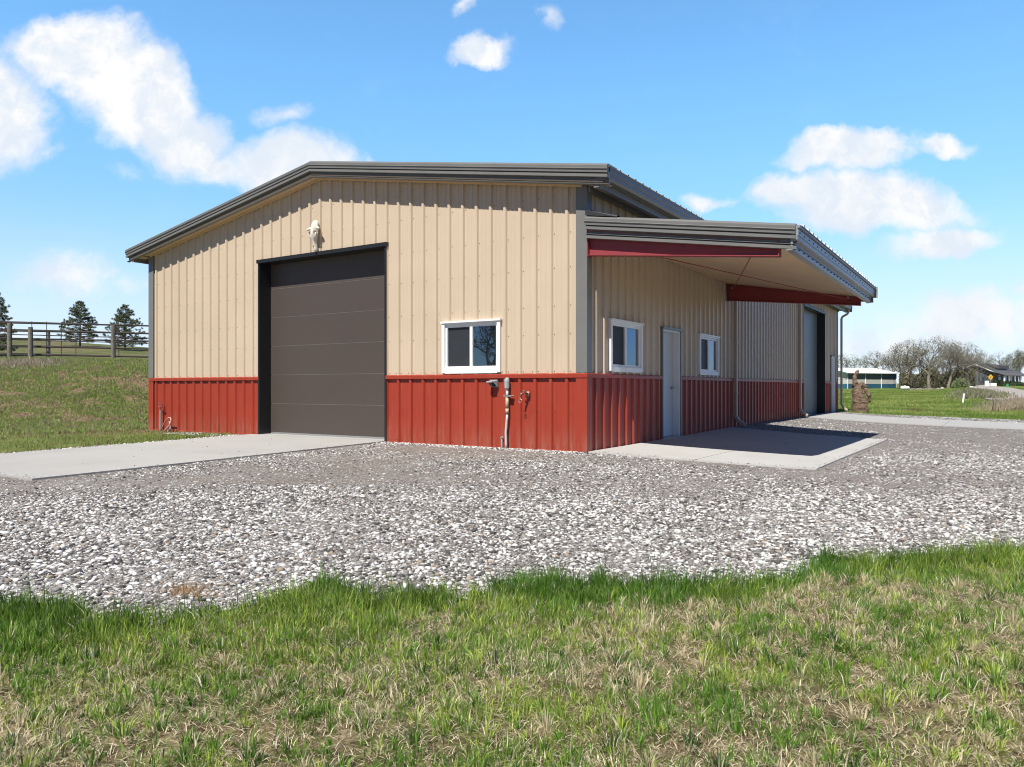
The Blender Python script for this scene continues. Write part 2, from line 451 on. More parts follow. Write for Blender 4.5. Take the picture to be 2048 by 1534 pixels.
# ------------------------------------------------------------------ mesh helpers
col = scene.collection
def link(name, me, mat, parent=None):
    for m_ in (mat if isinstance(mat, (list, tuple)) else [mat]): me.materials.append(m_)
    o = bpy.data.objects.new(name, me); col.objects.link(o)
    if parent is not None: o.parent = parent
    return o
def tag(o, label=None, cat=None, group=None, kind=None):
    if label: o['label'] = label
    if cat: o['category'] = cat
    if group: o['group'] = group
    if kind: o['kind'] = kind
    return o
def empty(name, loc, label, cat, group=None):
    o = bpy.data.objects.new(name, None); o.empty_display_size = .2
    o.location = loc; col.objects.link(o)
    return tag(o, label, cat, group)
class MB:
    """collects simple solids; origin = offset of the parent"""
    def __init__(s, off=(0, 0, 0)):
        s.v = []; s.f = []; s.mi = []; s.off = Vector(off); s.cur = 0
    def add(s, vs_, fs_):
        n = len(s.v); s.v += [Vector(p) - s.off for p in vs_]
        s.f += [tuple(n + i for i in f_) for f_ in fs_]; s.mi += [s.cur] * len(fs_)
    def box(s, x0, y0, z0, x1, y1, z1):
        x0, x1 = min(x0, x1), max(x0, x1); y0, y1 = min(y0, y1), max(y0, y1); z0, z1 = min(z0, z1), max(z0, z1)
        s.add([(x0, y0, z0), (x1, y0, z0), (x1, y1, z0), (x0, y1, z0), (x0, y0, z1), (x1, y0, z1), (x1, y1, z1), (x0, y1, z1)],
              [(0, 3, 2, 1), (4, 5, 6, 7), (0, 1, 5, 4), (1, 2, 6, 5), (2, 3, 7, 6), (3, 0, 4, 7)])
    def tube(s, pts, r, n=8, cap=True):
        pts = [Vector(p) for p in pts]
        rs = r if isinstance(r, (list, tuple)) else [r] * len(pts)
        vs_, fs_ = [], []
        prev = None
        for i, p in enumerate(pts):
            d = (pts[min(i + 1, len(pts) - 1)] - pts[max(i - 1, 0)]).normalized()
            if prev is None:
                a = d.orthogonal().normalized()
            else:
                a = (prev - d * prev.dot(d)).normalized()
            prev = a; b = d.cross(a)
            for k in range(n):
                an = 2 * math.pi * k / n
                vs_.append(p + (a * math.cos(an) + b * math.sin(an)) * rs[i])
        for i in range(len(pts) - 1):
            for k in range(n):
                fs_.append((i * n + k, i * n + (k + 1) % n, (i + 1) * n + (k + 1) % n, (i + 1) * n + k))
        if cap:
            fs_.append(tuple(range(n - 1, -1, -1))); fs_.append(tuple((len(pts) - 1) * n + k for k in range(n)))
        s.add(vs_, fs_)
    def sweep(s, prof, path, up=None):
        """prof: (p,q) list; path: list of functions-of-(p,q) -> xyz"""
        n = len(prof); vs_ = []
        for fn in path: vs_ += [fn(p, q) for p, q in prof]
        fs_ = []
        for i in range(len(path) - 1):
            for k in range(n):
                fs_.append((i * n + k, i * n + (k + 1) % n, (i + 1) * n + (k + 1) % n, (i + 1) * n + k))
        fs_.append(tuple(range(n))); fs_.append(tuple(len(vs_) - 1 - k for k in range(n)))
        s.add(vs_, fs_)
    def quad(s, a, b, c, d): s.add([a, b, c, d], [(0, 1, 2, 3)])
    def build(s, name, mat, parent=None, smooth=False, bevel=0):
        me = bpy.data.meshes.new(name); me.from_pydata([tuple(p) for p in s.v], [], s.f)
        if any(s.mi): me.polygons.foreach_set('material_index', s.mi)
        import bmesh
        bm = bmesh.new(); bm.from_mesh(me); bmesh.ops.recalc_face_normals(bm, faces=bm.faces); bm.to_mesh(me); bm.free()
        o = link(name, me, mat, parent)
        if smooth:
            for p in me.polygons: p.use_smooth = True
        if bevel:
            md = o.modifiers.new('bevel', 'BEVEL'); md.width = bevel; md.segments = 2; md.limit_method = 'ANGLE'
        return o
def np_mesh(name, V, loops, sizes, mat, parent=None, colors=None, smooth=False, attr='tone'):
    me = bpy.data.meshes.new(name)
    V = np.ascontiguousarray(V, np.float32); loops = np.ascontiguousarray(loops, np.int32); sizes = np.asarray(sizes, np.int32)
    me.vertices.add(len(V)); me.vertices.foreach_set('co', V.ravel())
    me.loops.add(len(loops)); me.loops.foreach_set('vertex_index', loops)
    st = np.zeros(len(sizes), np.int32); st[1:] = np.cumsum(sizes)[:-1]
    me.polygons.add(len(sizes)); me.polygons.foreach_set('loop_start', st); me.polygons.foreach_set('loop_total', sizes)
    if smooth: me.polygons.foreach_set('use_smooth', np.ones(len(sizes), bool))
    me.update(calc_edges=True)
    if colors is not None:
        if colors.ndim == 1:
            a = me.attributes.new(attr, 'FLOAT', 'POINT'); a.data.foreach_set('value', colors.astype(np.float32))
        else:
            a = me.attributes.new(attr, 'FLOAT_COLOR', 'POINT')
            c4 = np.ones((len(V), 4), np.float32); c4[:, :3] = colors; a.data.foreach_set('color', c4.ravel())
    return link(name, me, mat, parent)
def grid_mesh(name, X, Y, Zv, mat, **kw):
    ny, nx = X.shape
    V = np.stack([X.ravel(), Y.ravel(), Zv.ravel()], 1)
    i = np.arange(ny * nx).reshape(ny, nx)
    q = np.stack([i[:-1, :-1], i[:-1, 1:], i[1:, 1:], i[1:, :-1]], -1).reshape(-1, 4)
    return np_mesh(name, V, q.ravel(), np.full(len(q), 4), mat, **kw)

# ------------------------------------------------------------------ BUILDING
W_, L_ = 12.19, 22.86
CX = -W_ / 2
SL = .1695
def ztop(x): return 5.37 - SL * abs(x - CX)          # wall top
barn = empty('metal_building', (CX, 0, 0), 'tan and red metal workshop with charcoal trim, side canopy and two overhead doors', 'building')
O = Vector((CX, 0, 0))
def bmb(): return MB(O)

def profile(s0, s1, rib0, extra, pitch=.3048, hgt=.036):
    pts = {round(s0, 4): 0.0, round(s1, 4): 0.0}
    k0 = math.floor((s0 - rib0) / pitch) - 1; k1 = math.ceil((s1 - rib0) / pitch) + 1
    cyc = [(-.041, 0), (-.0235, hgt), (.0235, hgt), (.041, 0), (.093, 0), (.102, .005), (.112, .005), (.121, 0), (.183, 0), (.192, .005), (.202, .005), (.211, 0)]
    full = []
    for k in range(k0, k1 + 1):
        for ds, n in cyc: full.append((rib0 + k * pitch + ds, n))
    fs = [p[0] for p in full]; fn = [p[1] for p in full]
    out = [(s, n) for s, n in full if s0 < s < s1]
    for e in list(extra) + [s0, s1]:
        if s0 <= e <= s1: out.append((e, float(np.interp(e, fs, fn))))
    out = sorted(set((round(a, 5), round(b, 5)) for a, b in out))
    return out
def siding(name, mat, mp, s0, s1, rib0, zb, zt, holes=(), hgt=.036, extra=(), screws=(), n0=0.0):
    """corrugated panel wall: mp(s,n,z)->xyz ; zb, zt functions of s"""
    ex = list(extra)
    for h in holes: ex += [h[0], h[1]]
    pr = profile(s0, s1, rib0, ex, hgt=hgt)
    m = bmb()
    for (sa, na), (sb, nb) in zip(pr[:-1], pr[1:]):
        sm_ = (sa + sb) / 2
        lo, hi = zb(sm_), None
        iv = []
        cur = None
        hs = sorted([h for h in holes if h[0] < sm_ < h[1]], key=lambda h: h[2])
        a = ('b', 0)
        pieces = []; start = None
        st = None
        for h in hs:
            pieces.append((st, h[2])); st = h[3]
        pieces.append((st, None))
        for (p0, p1) in pieces:
            za0 = zb(sa) if p0 is None else p0; zb0 = zb(sb) if p0 is None else p0
            za1 = zt(sa) if p1 is None else p1; zb1 = zt(sb) if p1 is None else p1
            if za1 - za0 < 1e-4: continue
            m.quad(mp(sa, na + n0, za0), mp(sb, nb + n0, zb0), mp(sb, nb + n0, zb1), mp(sa, na + n0, za1))
    m.cur = 1
    k = math.ceil((s0 - rib0) / .3048)
    while rib0 + k * .3048 < s1:
        for (zz, per) in screws:
            for ds in ((.062, -.062) if per == 2 else (.062,)):
                s = rib0 + k * .3048 + ds
                if not (s0 + .03 < s < s1 - .03): continue
                z = zz + (ztop_rel if False else 0)
                if z > zt(s) - .05 or z < zb(s): continue
                if any(h[0] - .05 < s < h[1] + .05 and h[2] - .05 < z < h[3] + .05 for h in holes): continue
                pts = [mp(s + .0085 * math.cos(q * math.pi / 3), n0 + .004, z + .0085 * math.sin(q * math.pi / 3)) for q in range(6)]
                tip = mp(s, n0 + .011, z)
                m.add(pts + [tip], [(q, (q + 1) % 6, 6) for q in range(6)])
        k += 1
    return m.build(name, [mat, SCREW], barn)

F = lambda s, n, z: (s, -n, z)                # front wall (faces -Y)
S = lambda s, n, z: (n, s, z)                 # right side wall (faces +X)
LW = lambda s, n, z: (-W_ - n, s, z)
BW = lambda s, n, z: (s, L_ + n, z)
OD1 = (-8.006, -4.332, -.05, 3.79)
FW = (-2.86, -1.71, 1.40, 2.20)
SW1 = (.90, 2.14, 1.42, 2.19); SW2 = (5.50, 6.74, 1.43, 2.21)
WD1 = (3.25, 4.25, -.05, 2.23); OD2 = (16.25, 20.0, -.05, 3.88); WD2 = (21.35, 22.3, -.05, 2.30)
BELT = 1.24
ez = lambda z: (lambda s: z)
scr = [(1.335, 2), (1.95, 1), (2.42, 1), (3.05, 1), (3.62, 1), (4.25, 1), (4.8, 1)]
siding('tan_front_siding', TAN, F, -W_ + .02, -.02, -.344, ez(BELT), lambda s: ztop(s) - .01, [OD1, FW], screws=scr, extra=[CX])
siding('red_front_wainscot', RED, F, -W_ + .02, -.02, -.344, ez(.0), ez(BELT), [OD1], screws=[(.07, 2), (.66, 1)])
siding('tan_side_siding', TAN, S, .02, L_ - .02, .33, ez(BELT), ez(4.33), [SW1, SW2, WD1, OD2, WD2], screws=[(1.335, 2), (2.35, 2), (3.0, 1), (3.6, 1)])
siding('red_side_wainscot', RED, S, .02, L_ - .02, .33, ez(.0), ez(BELT), [WD1, OD2, WD2], screws=[(.66, 1)])
siding('tan_left_siding', TAN, LW, .02, L_ - .02, .33, ez(BELT), ez(4.33))
siding('red_left_wainscot', RED, LW, .02, L_ - .02, .33, ez(.0), ez(BELT))
siding('tan_rear_siding', TAN, BW, -W_ + .02, -.02, -.344, ez(BELT), lambda s: ztop(s) - .01, extra=[CX])
siding('red_rear_wainscot', RED, BW, -W_ + .02, -.02, -.344, ez(.0), ez(BELT))
# belt trim between red and tan
m = bmb()
BP = [(0, 1.225), (.050, 1.225), (.050, 1.285), (.042, 1.295), (0, 1.305)]
def belt_run(mp, a, b): m.sweep(BP, [lambda p, q: mp(a, p, q), lambda p, q: mp(b, p, q)])
belt_run(F, -W_, OD1[0] - .03); belt_run(F, OD1[1] + .03, .050)
belt_run(S, .0005, WD1[0] - .05); belt_run(S, WD1[1] + .05, OD2[0] - .03); belt_run(S, OD2[1] + .03, WD2[0] - .03); belt_run(S, WD2[1] + .03, L_)
m.build('belt_trim', RED, barn)
m = bmb()
m.sweep([(0, -.01), (.039, -.01), (.039, .03), (0, .03)], [lambda p, q: F(-W_, p, q), lambda p, q: F(OD1[0] - .03, p, q)])
m.sweep([(0, -.01), (.039, -.01), (.039, .02), (0, .02)], [lambda p, q: F(OD1[1] + .03, p, q), lambda p, q: F(-.0, p, q)])
m.sweep([(0, -.01), (.039, -.01), (.039, .025), (0, .025)], [lambda p, q: S(.037, p, q), lambda p, q: S(WD1[0] - .05, p, q)])
m.sweep([(0, -.01), (.039, -.01), (.039, .025), (0, .025)], [lambda p, q: S(WD1[1] + .05, p, q), lambda p, q: S(OD2[0] - .04, p, q)])
m.build('base_trim', RED, barn)
# corner trims (charcoal above, red below)
def corner(x, sx, y, sy, nm):
    for (z0, z1, mt, nme) in ((1.305, 4.33, CHAR, 'corner_trim'), (.022, 1.223, RED, 'red_corner_trim')):
        m = bmb(); e = .04
        ox, oy = x + sx * e, y + sy * e
        P = [(x - sx * .165, oy), (ox, oy), (ox, y - sy * .13), (ox - sx * .012, y - sy * .13), (ox - sx * .012, oy - sy * .012), (x - sx * .165, oy - sy * .012)]
        m.add([(p[0], p[1], z0) for p in P] + [(p[0], p[1], z1) for p in P],
              [tuple((k, (k + 1) % 6, 6 + (k + 1) % 6, 6 + k)) for k in range(6)] + [(0, 1, 4, 5), (1, 2, 3, 4), (6, 7, 10, 11), (7, 8, 9, 10)])
        m.build(nme, mt, barn)
corner(0, 1, 0, -1, ''); corner(-W_, -1, 0, -1, ''); corner(0, 1, L_, 1, ''); corner(-W_, -1, L_, 1, '')
# rake trim, front and back
RT = 5.66; XE = W_ / 2 + .54
RP = [(-.02, 0), (.305, .0), (.352, -.038), (.350, -.080), (.366, -.090), (.350, -.100), (.346, -.145), (.295, -.150), (.295, -.162), (.340, -.168), (.340, -.214), (.255, -.218), (.252, -.298), (.305, -.306), (.300, -.320), (.260, -.330), (.245, -.330), (.245, -.03), (-.02, -.03)]
def rake(yfun):
    m = bmb()
    def st(dx): return lambda p, q: (CX + dx, yfun(p), RT - SL * abs(dx) + q)
    m.sweep(RP, [st(-XE), st(0), st(XE)])
    return m.build('rake_trim', CHAR, barn)
rake(lambda p: -p); rake(lambda p: L_ + p)
# rake soffit and upper filler
m = bmb()
def so_(dx): return lambda p, q: (CX + dx, -p, 5.372 - SL * abs(dx) + q)
m.sweep([(-.03, 0), (.286, 0), (.286, .02), (-.03, .02)], [so_(-XE + .1), so_(0), so_(XE - .1)])
m.sweep([(.034, -.035), (.060, -.035), (.060, -.002), (.034, -.002)], [so_(-W_ / 2 + .05), so_(0), so_(W_ / 2 - .05)])
m.build('rake_soffit', SOFF, barn)
# main roof panels
def roof_side(sgn):
    def mp(s, n, t): return (CX + sgn * t, s, RT - .02 - SL * t + n)
    pr = profile(.0, L_ + .3, .2, [])
    m = bmb()
    for (sa, na), (sb, nb) in zip(pr[:-1], pr[1:]):
        m.quad(mp(sa, na, 0), mp(sb, nb, 0), mp(sb, nb, XE - .02), mp(sa, na, XE - .02))
    return m.build('roof_panel', GALV, barn)
roof_side(1); roof_side(-1)
m = bmb(); m.sweep([(-.2, -.03), (0, .055), (.2, -.03), (.2, -.04), (-.2, -.04)], [lambda p, q: (CX + p, -.0, RT + q), lambda p, q: (CX + p, L_ + .3, RT + q)])
m.build('ridge_cap', CHAR, barn)
# eave gutters
ZE = RT - SL * XE
GP = [(.02, -.03), (.0, -.045), (.0, -.12), (-.02, -.135), (-.02, -.20), (-.045, -.235), (-.16, -.235), (-.17, -.225), (-.17, -.10), (-.165, -.10), (-.165, -.22), (-.05, -.225), (-.03, -.2), (-.03, -.04), (.01, -.02)]
def gutter(sgn):
    m = bmb(); xe = CX + sgn * XE
    def st(y): return lambda p, q: (xe + sgn * p, y, ZE + q)
    m.sweep(GP, [st(-.285), st(L_ + .28)])
    m.box(xe - sgn * .165, -.284, ZE - .22, xe - sgn * .02, -.28, ZE - .03)
    return m.build('gutter', CHAR, barn)
gutter(1); gutter(-1)
def eave(sgn):
    m = bmb(); x0 = CX + sgn * W_ / 2; xe = CX + sgn * XE
    m.box(x0 + sgn * .001, -.28, 4.325, xe - sgn * .172, L_ + .28, 4.345)
    m.box(x0 + sgn * .036, -.02, 4.22, x0 + sgn * .085, L_, 4.324)
    m.box(xe - sgn * .26, -.28, 4.20, xe - sgn * .172, L_ + .28, 4.324)
    return m.build('eave_soffit', CHAR, barn)
eave(1); eave(-1)

# ---- overhead doors
def door_trim(m, mp, h, dep, wf=.05, pr=.046):
    s0, s1, _, z1 = h
    m.sweep([(0, 0), (1, 0), (1, 1), (0, 1)], [lambda p, q: mp(s0 - wf * (1 - p) , pr if q else -dep, .0), lambda p, q: mp(s0 - wf * (1 - p), pr if q else -dep, z1)])
    m.sweep([(0, 0), (1, 0), (1, 1), (0, 1)], [lambda p, q: mp(s1 + wf * p, pr if q else -dep, .0), lambda p, q: mp(s1 + wf * p, pr if q else -dep, z1)])
    m.sweep([(0, 0), (1, 0), (1, 1), (0, 1)], [lambda p, q: mp(s0 - wf - .02, (pr + .025) if q else -dep, z1 + p * .075), lambda p, q: mp(s1 + wf + .02, (pr + .025) if q else -dep, z1 + p * .075)])
def overhead(mp, h, dep, leafmat, framemat, label, zbase, nsec=6):
    s0, s1, _, z1 = h
    lf = bmb()
    hsec = (z1 - zbase + .10) / nsec
    for k in range(nsec):
        za_, zb_ = zbase + k * hsec, zbase + (k + 1) * hsec - .007
        lf.sweep([(0, 0), (.0, 1), (.008, 1), (.008, 0)], [lambda p, q: mp(s0 - .02, -dep + .02 - p + .01, za_ if q == 0 else zb_), lambda p, q: mp(s1 + .02, -dep + .02 - p + .01, za_ if q == 0 else zb_)])
        # lighter joint lip
    door = lf.build('overhead_door', leafmat, barn); tag(door, label)
    g = bmb(); 
    for k in range(1, nsec):
        zz = zbase + k * hsec - .0035
        g.sweep([(0, 0), (1, 0), (1, 1), (0, 1)], [lambda p, q: mp(s0 + .03, -dep + .022 + p * .006, zz - .0045 + q * .009), lambda p, q: mp(s1 - .03, -dep + .022 + p * .006, zz - .0045 + q * .009)])
    g.build('panel_seam', pbr('door_seam_lip_' + label.split()[0], (.21, .185, .165), .4), door)
    fr = bmb(); door_trim(fr, mp, h, dep)
    f = fr.build('door_frame', framemat, door)
    b = bmb()
    b.sweep([(0, 0), (1, 0), (1, 1), (0, 1)], [lambda p, q: mp(s0 + .01, -dep + .0 + p * .035, zbase - .035 + q * .034), lambda p, q: mp(s1 - .01, -dep + p * .035, zbase - .035 + q * .034)])
    b.build('bottom_seal', STEEL, door)
    return door
overhead(F, OD1, .30, DOORBR, JAMB, 'brown sectional overhead door in the gable end', .075)
overhead(S, OD2, .28, DOORGR, JAMB, 'grey sectional overhead door on the long side', .075)
m = bmb(); m.box(OD1[0] + .01, -.05, -.10, OD1[1] - .01, .32, .038); m.build('door_sill', CONC, barn)
m = bmb(); m.box(-.30, OD2[0] + .01, -.1, .05, OD2[1] - .01, .038); m.build('door_sill', CONC, barn)
# dark liner inside the shell
m = bmb(); m.box(-W_ + .35, .36, .0, -.36, L_ - .3, 4.2); m.build('interior_liner', HDARK, barn)

# ---- windows
def window(mp, h, lab=None, flip=False):
    s0, s1, z0, z1 = h
    fr = bmb()
    def slab(m_, a, b, c, d, n0, n1):
        m_.sweep([(0, 0), (1, 0), (1, 1), (0, 1)], [lambda p, q: mp(a, n0 + (n1 - n0) * p, c + (d - c) * q), lambda p, q: mp(b, n0 + (n1 - n0) * p, c + (d - c) * q)])
    slab(fr, s0 - .065, s0, z0 - .07, z1 + .03, -.03, .055)
    slab(fr, s1, s1 + .065, z0 - .07, z1 + .03, -.03, .055)
    slab(fr, s0 - .085, s1 + .085, z1 + .03, z1 + .062, -.03, .075)
    slab(fr, s0, s1, z0 - .085, z0 + .0, -.03, .052)
    slab(fr, s0, s1, z1 - .005, z1 + .03, -.03, .045)
    f = fr.build('window', WHITE, barn)
    if lab: tag(f, lab)
    mid = (s0 + s1) / 2
    sa = bmb()
    slab(sa, s0, s1, z0, z0 + .045, -.03, .018); slab(sa, s0, s1, z1 - .05, z1 - .006, -.03, .018)
    slab(sa, s0, s0 + .04, z0 + .045, z1 - .05, -.03, .018); slab(sa, s1 - .04, s1, z0 + .045, z1 - .05, -.03, .018)
    slab(sa, mid - .03, mid + .03, z0 + .045, z1 - .05, -.03, .022)
    sa.build('sash', WHITE, f)
    pl = bmb(); slab(pl, s0 + .04, mid - .03, z0 + .045, z1 - .05, -.025, -.012)
    p1 = pl.build('screened_pane', SCREEN, f)
    pr_ = bmb(); slab(pr_, mid + .03, s1 - .04, z0 + .045, z1 - .05, -.025, -.004)
    pr_.build('pane', GLASS, f)
    return f
window(F, FW, 'white sliding window on the gable wall')
window(S, SW1, 'white sliding window under the canopy near the corner')
window(S, SW2, 'white sliding window under the canopy past the walk door')

# ---- walk doors
def walkdoor(h, lab, dep=.14):
    s0, s1, _, z1 = h
    fr = bmb()
    fr.box(-dep, s0 - .03, .03, .046, s0 + .01, z1); fr.box(-dep, s1 - .01, .03, .046, s1 + .04, z1)
    fr.box(-dep, s0 - .05, z1 - .002, .070, s1 + .06, z1 + .05)
    fr.build('door_casing', CHAR, barn)
    lf = bmb(); lf.box(-dep - .02, s0 + .01, .06, -dep + .02, s1 - .06, z1 - .03)
    d = lf.build('walk_door', DOORW, barn); tag(d, lab)
    j = bmb(); j.box(-dep + .021, s1 - .06, .055, .03, s1 - .011, z1 - .004); j.box(-dep + .021, s0 + .011, z1 - .035, .03, s1 - .061, z1 - .004); j.build('door_jamb', WHITE, d)
    t = bmb(); t.box(-dep, s0 + .012, .02, .06, s1 - .012, .054); t.build('threshold', STEEL, d)
    k = bmb(); y = s1 - .13; x = -dep + .02
    k.tube([(x, y, 1.05), (x + .012, y, 1.05)], .034, 12); k.tube([(x + .012, y, 1.05), (x + .05, y, 1.05), (x + .06, y - .02, 1.05), (x + .06, y - .13, 1.045)], .011, 8)
    k.build('handle', STEEL, d, smooth=True)
walkdoor(WD1, 'pale grey walk door between the two side windows'); walkdoor(WD2, 'pale walk door at the far corner')

# ---- canopy
CT = lambda x: 3.828 - .1555 * x
CY0, CY1, CXE = -.12, 7.68, 3.30
m = bmb()
CR = [(-.02, 0), (.0, .0), (.305, .0), (.352, -.038), (.350, -.080), (.366, -.090), (.350, -.100), (.346, -.145), (.295, -.150), (.295, -.162), (.340, -.168), (.340, -.212), (.262, -.216), (.262, -.274), (.318, -.281), (.318, -.287), (.275, -.293), (.275, -.300), (.312, -.308), (.312, -.352), (.25, -.357), (.25, -.03), (-.02, -.03)]
def cs_(x, q0=0): return lambda p, q: (x, CY0 + .33 - p, CT(x) + q)
m.sweep(CR, [cs_(.042), cs_(CXE - .02)])
m.build('canopy_rake_trim', CHAR, barn)
m = bmb()
m.sweep(CR, [lambda p, q: (.05, CY1 - .33 + p, CT(.05) + q), lambda p, q: (CXE - .02, CY1 - .33 + p, CT(CXE - .02) + q)])
m.build('canopy_rake_trim', CHAR, barn)
# canopy outer eave trim
EP = [(-.02, -.02), (.035, -.02), (.035, -.055), (.0, -.062), (.0, -.075), (.012, -.08), (.012, -.155), (.0, -.16), (.0, -.215), (-.06, -.235), (-.06, -.265), (-.075, -.272), (-.075, -.285), (-.062, -.29), (-.062, -.352), (-.15, -.358), (-.15, -.34), (-.09, -.33), (-.09, -.03)]
m = bmb()
def es_(y): return lambda p, q: (CXE + p, y, CT(CXE) + q)
m.sweep(EP, [es_(CY0 + .02), es_(CY1 - .02)])
m.box(CXE - .03, CY1 - .019, CT(CXE) - .24, CXE + .06, CY1 + .02, CT(CXE) - .0)
m.cur = 1
y = 0.0
while y < CY1:
    for (dx_, dz_) in ((.013, -.118), (-.052, -.30)):
        m.tube([(CXE + dx_ - .008, y, CT(CXE) + dz_), (CXE + dx_ + .006, y, CT(CXE) + dz_)], .012, 6)
    y += .3048
m.build('canopy_eave_trim', [pbr('bluegrey_eave_metal', (.24, .255, .26), .35, var=.05), SCREW], barn)
# canopy roof panels with ribs
m = bmb()
pr = profile(CY0 + .1, CY1 - .05, .14, [], hgt=.036)
def cm(s, n, t): return (t, s, CT(t) - .012 + n)
for (sa, na), (sb, nb) in zip(pr[:-1], pr[1:]):
    m.quad(cm(sa, na, .03), cm(sb, nb, .03), cm(sb, nb, CXE + .045), cm(sa, na, CXE + .045))
    m.quad(cm(sa, -.012, CXE + .045), cm(sb, -.012, CXE + .045), cm(sb, nb, CXE + .045), cm(sa, na, CXE + .045))
m.build('canopy_roof_panel', GALV, barn)
# canopy soffit
m = bmb()
yy = CY0 + .06
k = 0
pr2 = []
while yy < CY1 - .05:
    pr2 += [(yy, 0), (yy + .13, 0), (yy + .135, .006), (yy + .147, .006)]
    yy += .152
pr2.append((CY1 - .05, 0))
CSO = lambda x: 3.62 - .1555 * x
for (sa, na), (sb, nb) in zip(pr2[:-1], pr2[1:]):
    m.quad((.034, sa, CSO(.034) + na), (.034, sb, CSO(.034) + nb), (CXE - .10, sb, CSO(CXE - .10) + nb - .06), (CXE - .10, sa, CSO(CXE - .10) + na - .06))
m.build('canopy_soffit', SOFF, barn)
# wall flashing over the canopy
m = bmb()
m.add([(.037, -.10, 3.92), (.037, CY1 - .1, 3.92), (.60, CY1 - .1, CT(.60) + .028), (.60, -.10, CT(.60) + .028), (.045, -.115, 3.83), (.60, -.115, CT(.6) + .006)],
      [(0, 1, 2, 3), (0, 3, 5, 4)])
m.box(.036, .1, 3.86, .05, CY1 - .1, 3.96)
m.build('canopy_flashing', JAMB, barn)
# beams (I section, tapered)
def beam(y, lab):
    m = bmb()
    zb0, zb1, xb = 3.195, 2.90, 3.03
    zt = lambda x: CSO(x) - .02
    def ip(x, zb): 
        t_ = zt(x)
        return [(-.075, zb), (.075, zb), (.075, zb + .012), (.006, zb + .012), (.006, t_ - .012), (.075, t_ - .012), (.075, t_), (-.075, t_), (-.075, t_ - .012), (-.006, t_ - .012), (-.006, zb + .012), (-.075, zb + .012)]
    P0, P1 = ip(.06, zb0), ip(xb, zb1)
    n = 12
    m.add([(.06, y + p, q) for p, q in P0] + [(xb + .05 * (q - zb1), y + p, q) for p, q in P1],
          [(k, (k + 1) % n, n + (k + 1) % n, n + k) for k in range(n)] + [(12, 13, 14, 23), (18, 19, 20, 17), (15, 16, 21, 22), (0, 1, 2, 11), (6, 7, 8, 5), (3, 4, 9, 10)])
    m.box(.045, y - .08, zb0 - .02, .062, y + .08, CSO(.06) - .01)
    m.box(xb - .001, y - .075, zb1 + .0, xb + .012, y + .075, zt(xb))
    b = m.build('canopy_beam', BEAM, barn); tag(b, lab)
    c = bmb()
    for (bx, bz) in ((.16, CSO(.16) - .10), (2.78, CSO(2.78) - .09)):
        c.tube([(bx, y - .012, bz), (bx, y - .035, bz)], .028, 6); c.tube([(bx + .03, y - .012, bz - .012), (bx + .03, y - .03, bz - .012)], .014, 6)
    c.build('bolt', STEEL, b)
    return b
beam(.02, 'front canopy beam, half lit red primer'); beam(7.50, 'rear canopy beam in deep shade')
for (a, b) in ((((.18), .03, 3.40), (2.85, 7.49, 3.03)), ((2.70, .03, 3.05), (.16, 7.49, 3.44))):
    m = bmb(); m.tube([a, b], .0095, 6); m.build('brace_rod', BEAM, barn)
# downspouts
def downspout(y, xw, ztop_, kick=True, elbow=None):
    m = bmb()
    def rt(pts, wy=.052, wx=.040):
        vs_, fs_ = [], []
        for i, p in enumerate(pts):
            d = Vector(pts[min(i + 1, len(pts) - 1)]) - Vector(pts[max(i - 1, 0)]); d.normalize()
            ax = Vector((0, 1, 0)); bx = d.cross(ax).normalized()
            for (s_, t_) in ((1, 1), (1, -.6), (.6, -1), (-.6, -1), (-1, -.6), (-1, 1)):
                vs_.append(Vector(p) + ax * wy * s_ + bx * wx * t_)
        n = 6
        for i in range(len(pts) - 1):
            for k in range(n): fs_.append((i * n + k, i * n + (k + 1) % n, (i + 1) * n + (k + 1) % n, (i + 1) * n + k))
        fs_.append(tuple(range(n))); m.add(vs_, fs_)
    gz = float(hfn(xw, y))
    pts = [(xw + .24, y, gz + .075), (xw + .15, y, gz + .12), (xw + .06, y, gz + .19), (xw, y, gz + .30), (xw, y, ztop_)]
    if elbow: pts += elbow
    rt(pts)
    m.box(xw - .05, y - .056, 2.2, xw + .046, y + .056, 2.23); m.box(xw - .05, y - .056, .9, xw + .046, y + .056, .93)
    return m.build('downspout', DOWN, barn)
el = [(.10, 0, 4.02)]
downspout(8.05, .085, 4.0, elbow=[(.10, 8.05, 4.05), (.30, 8.05, 4.22), (.36, 8.05, 4.32)])
downspout(15.45, .085, 4.0, elbow=[(.10, 15.45, 4.05), (.30, 15.45, 4.22), (.36, 15.45, 4.32)])
downspout(22.95, .16, 3.93, elbow=[(.20, 22.95, 4.02), (.38, 22.95, 4.12), (.44, 22.95, 4.22), (.44, 22.95, 4.30)])

# ---- fittings on the front wall
m = bmb()
m.box(-1.84, -.045, 1.07, -1.70, -.006, 1.20)
m.add([(-1.84, -.045, 1.19), (-1.70, -.045, 1.19), (-1.70, -.045, 1.075), (-1.84, -.045, 1.075), (-1.835, -.16, 1.165), (-1.725, -.16, 1.165), (-1.77, -.05, 1.05)],
      [(0, 1, 5, 4), (1, 2, 5), (0, 4, 3)])
m.tube([(-1.84, -.17, 1.155), (-1.72, -.165, 1.165)], .017, 8)
v = m.build('vent_hood', PVC, barn)
m = bmb(); m.tube([(-1.77, -.03, 1.12), (-1.77, -.06, 1.12)], .045, 12); m.build('vent_opening', RUBBER, v)
m = bmb()
m.tube([(-1.50, -.07, .0), (-1.505, -.07, .1), (-1.510, -.07, .30), (-1.49, -.07, .50), (-1.48, -.07, .62)], .022, 10)
cd = m.build('conduit', PVCW, barn, smooth=True)
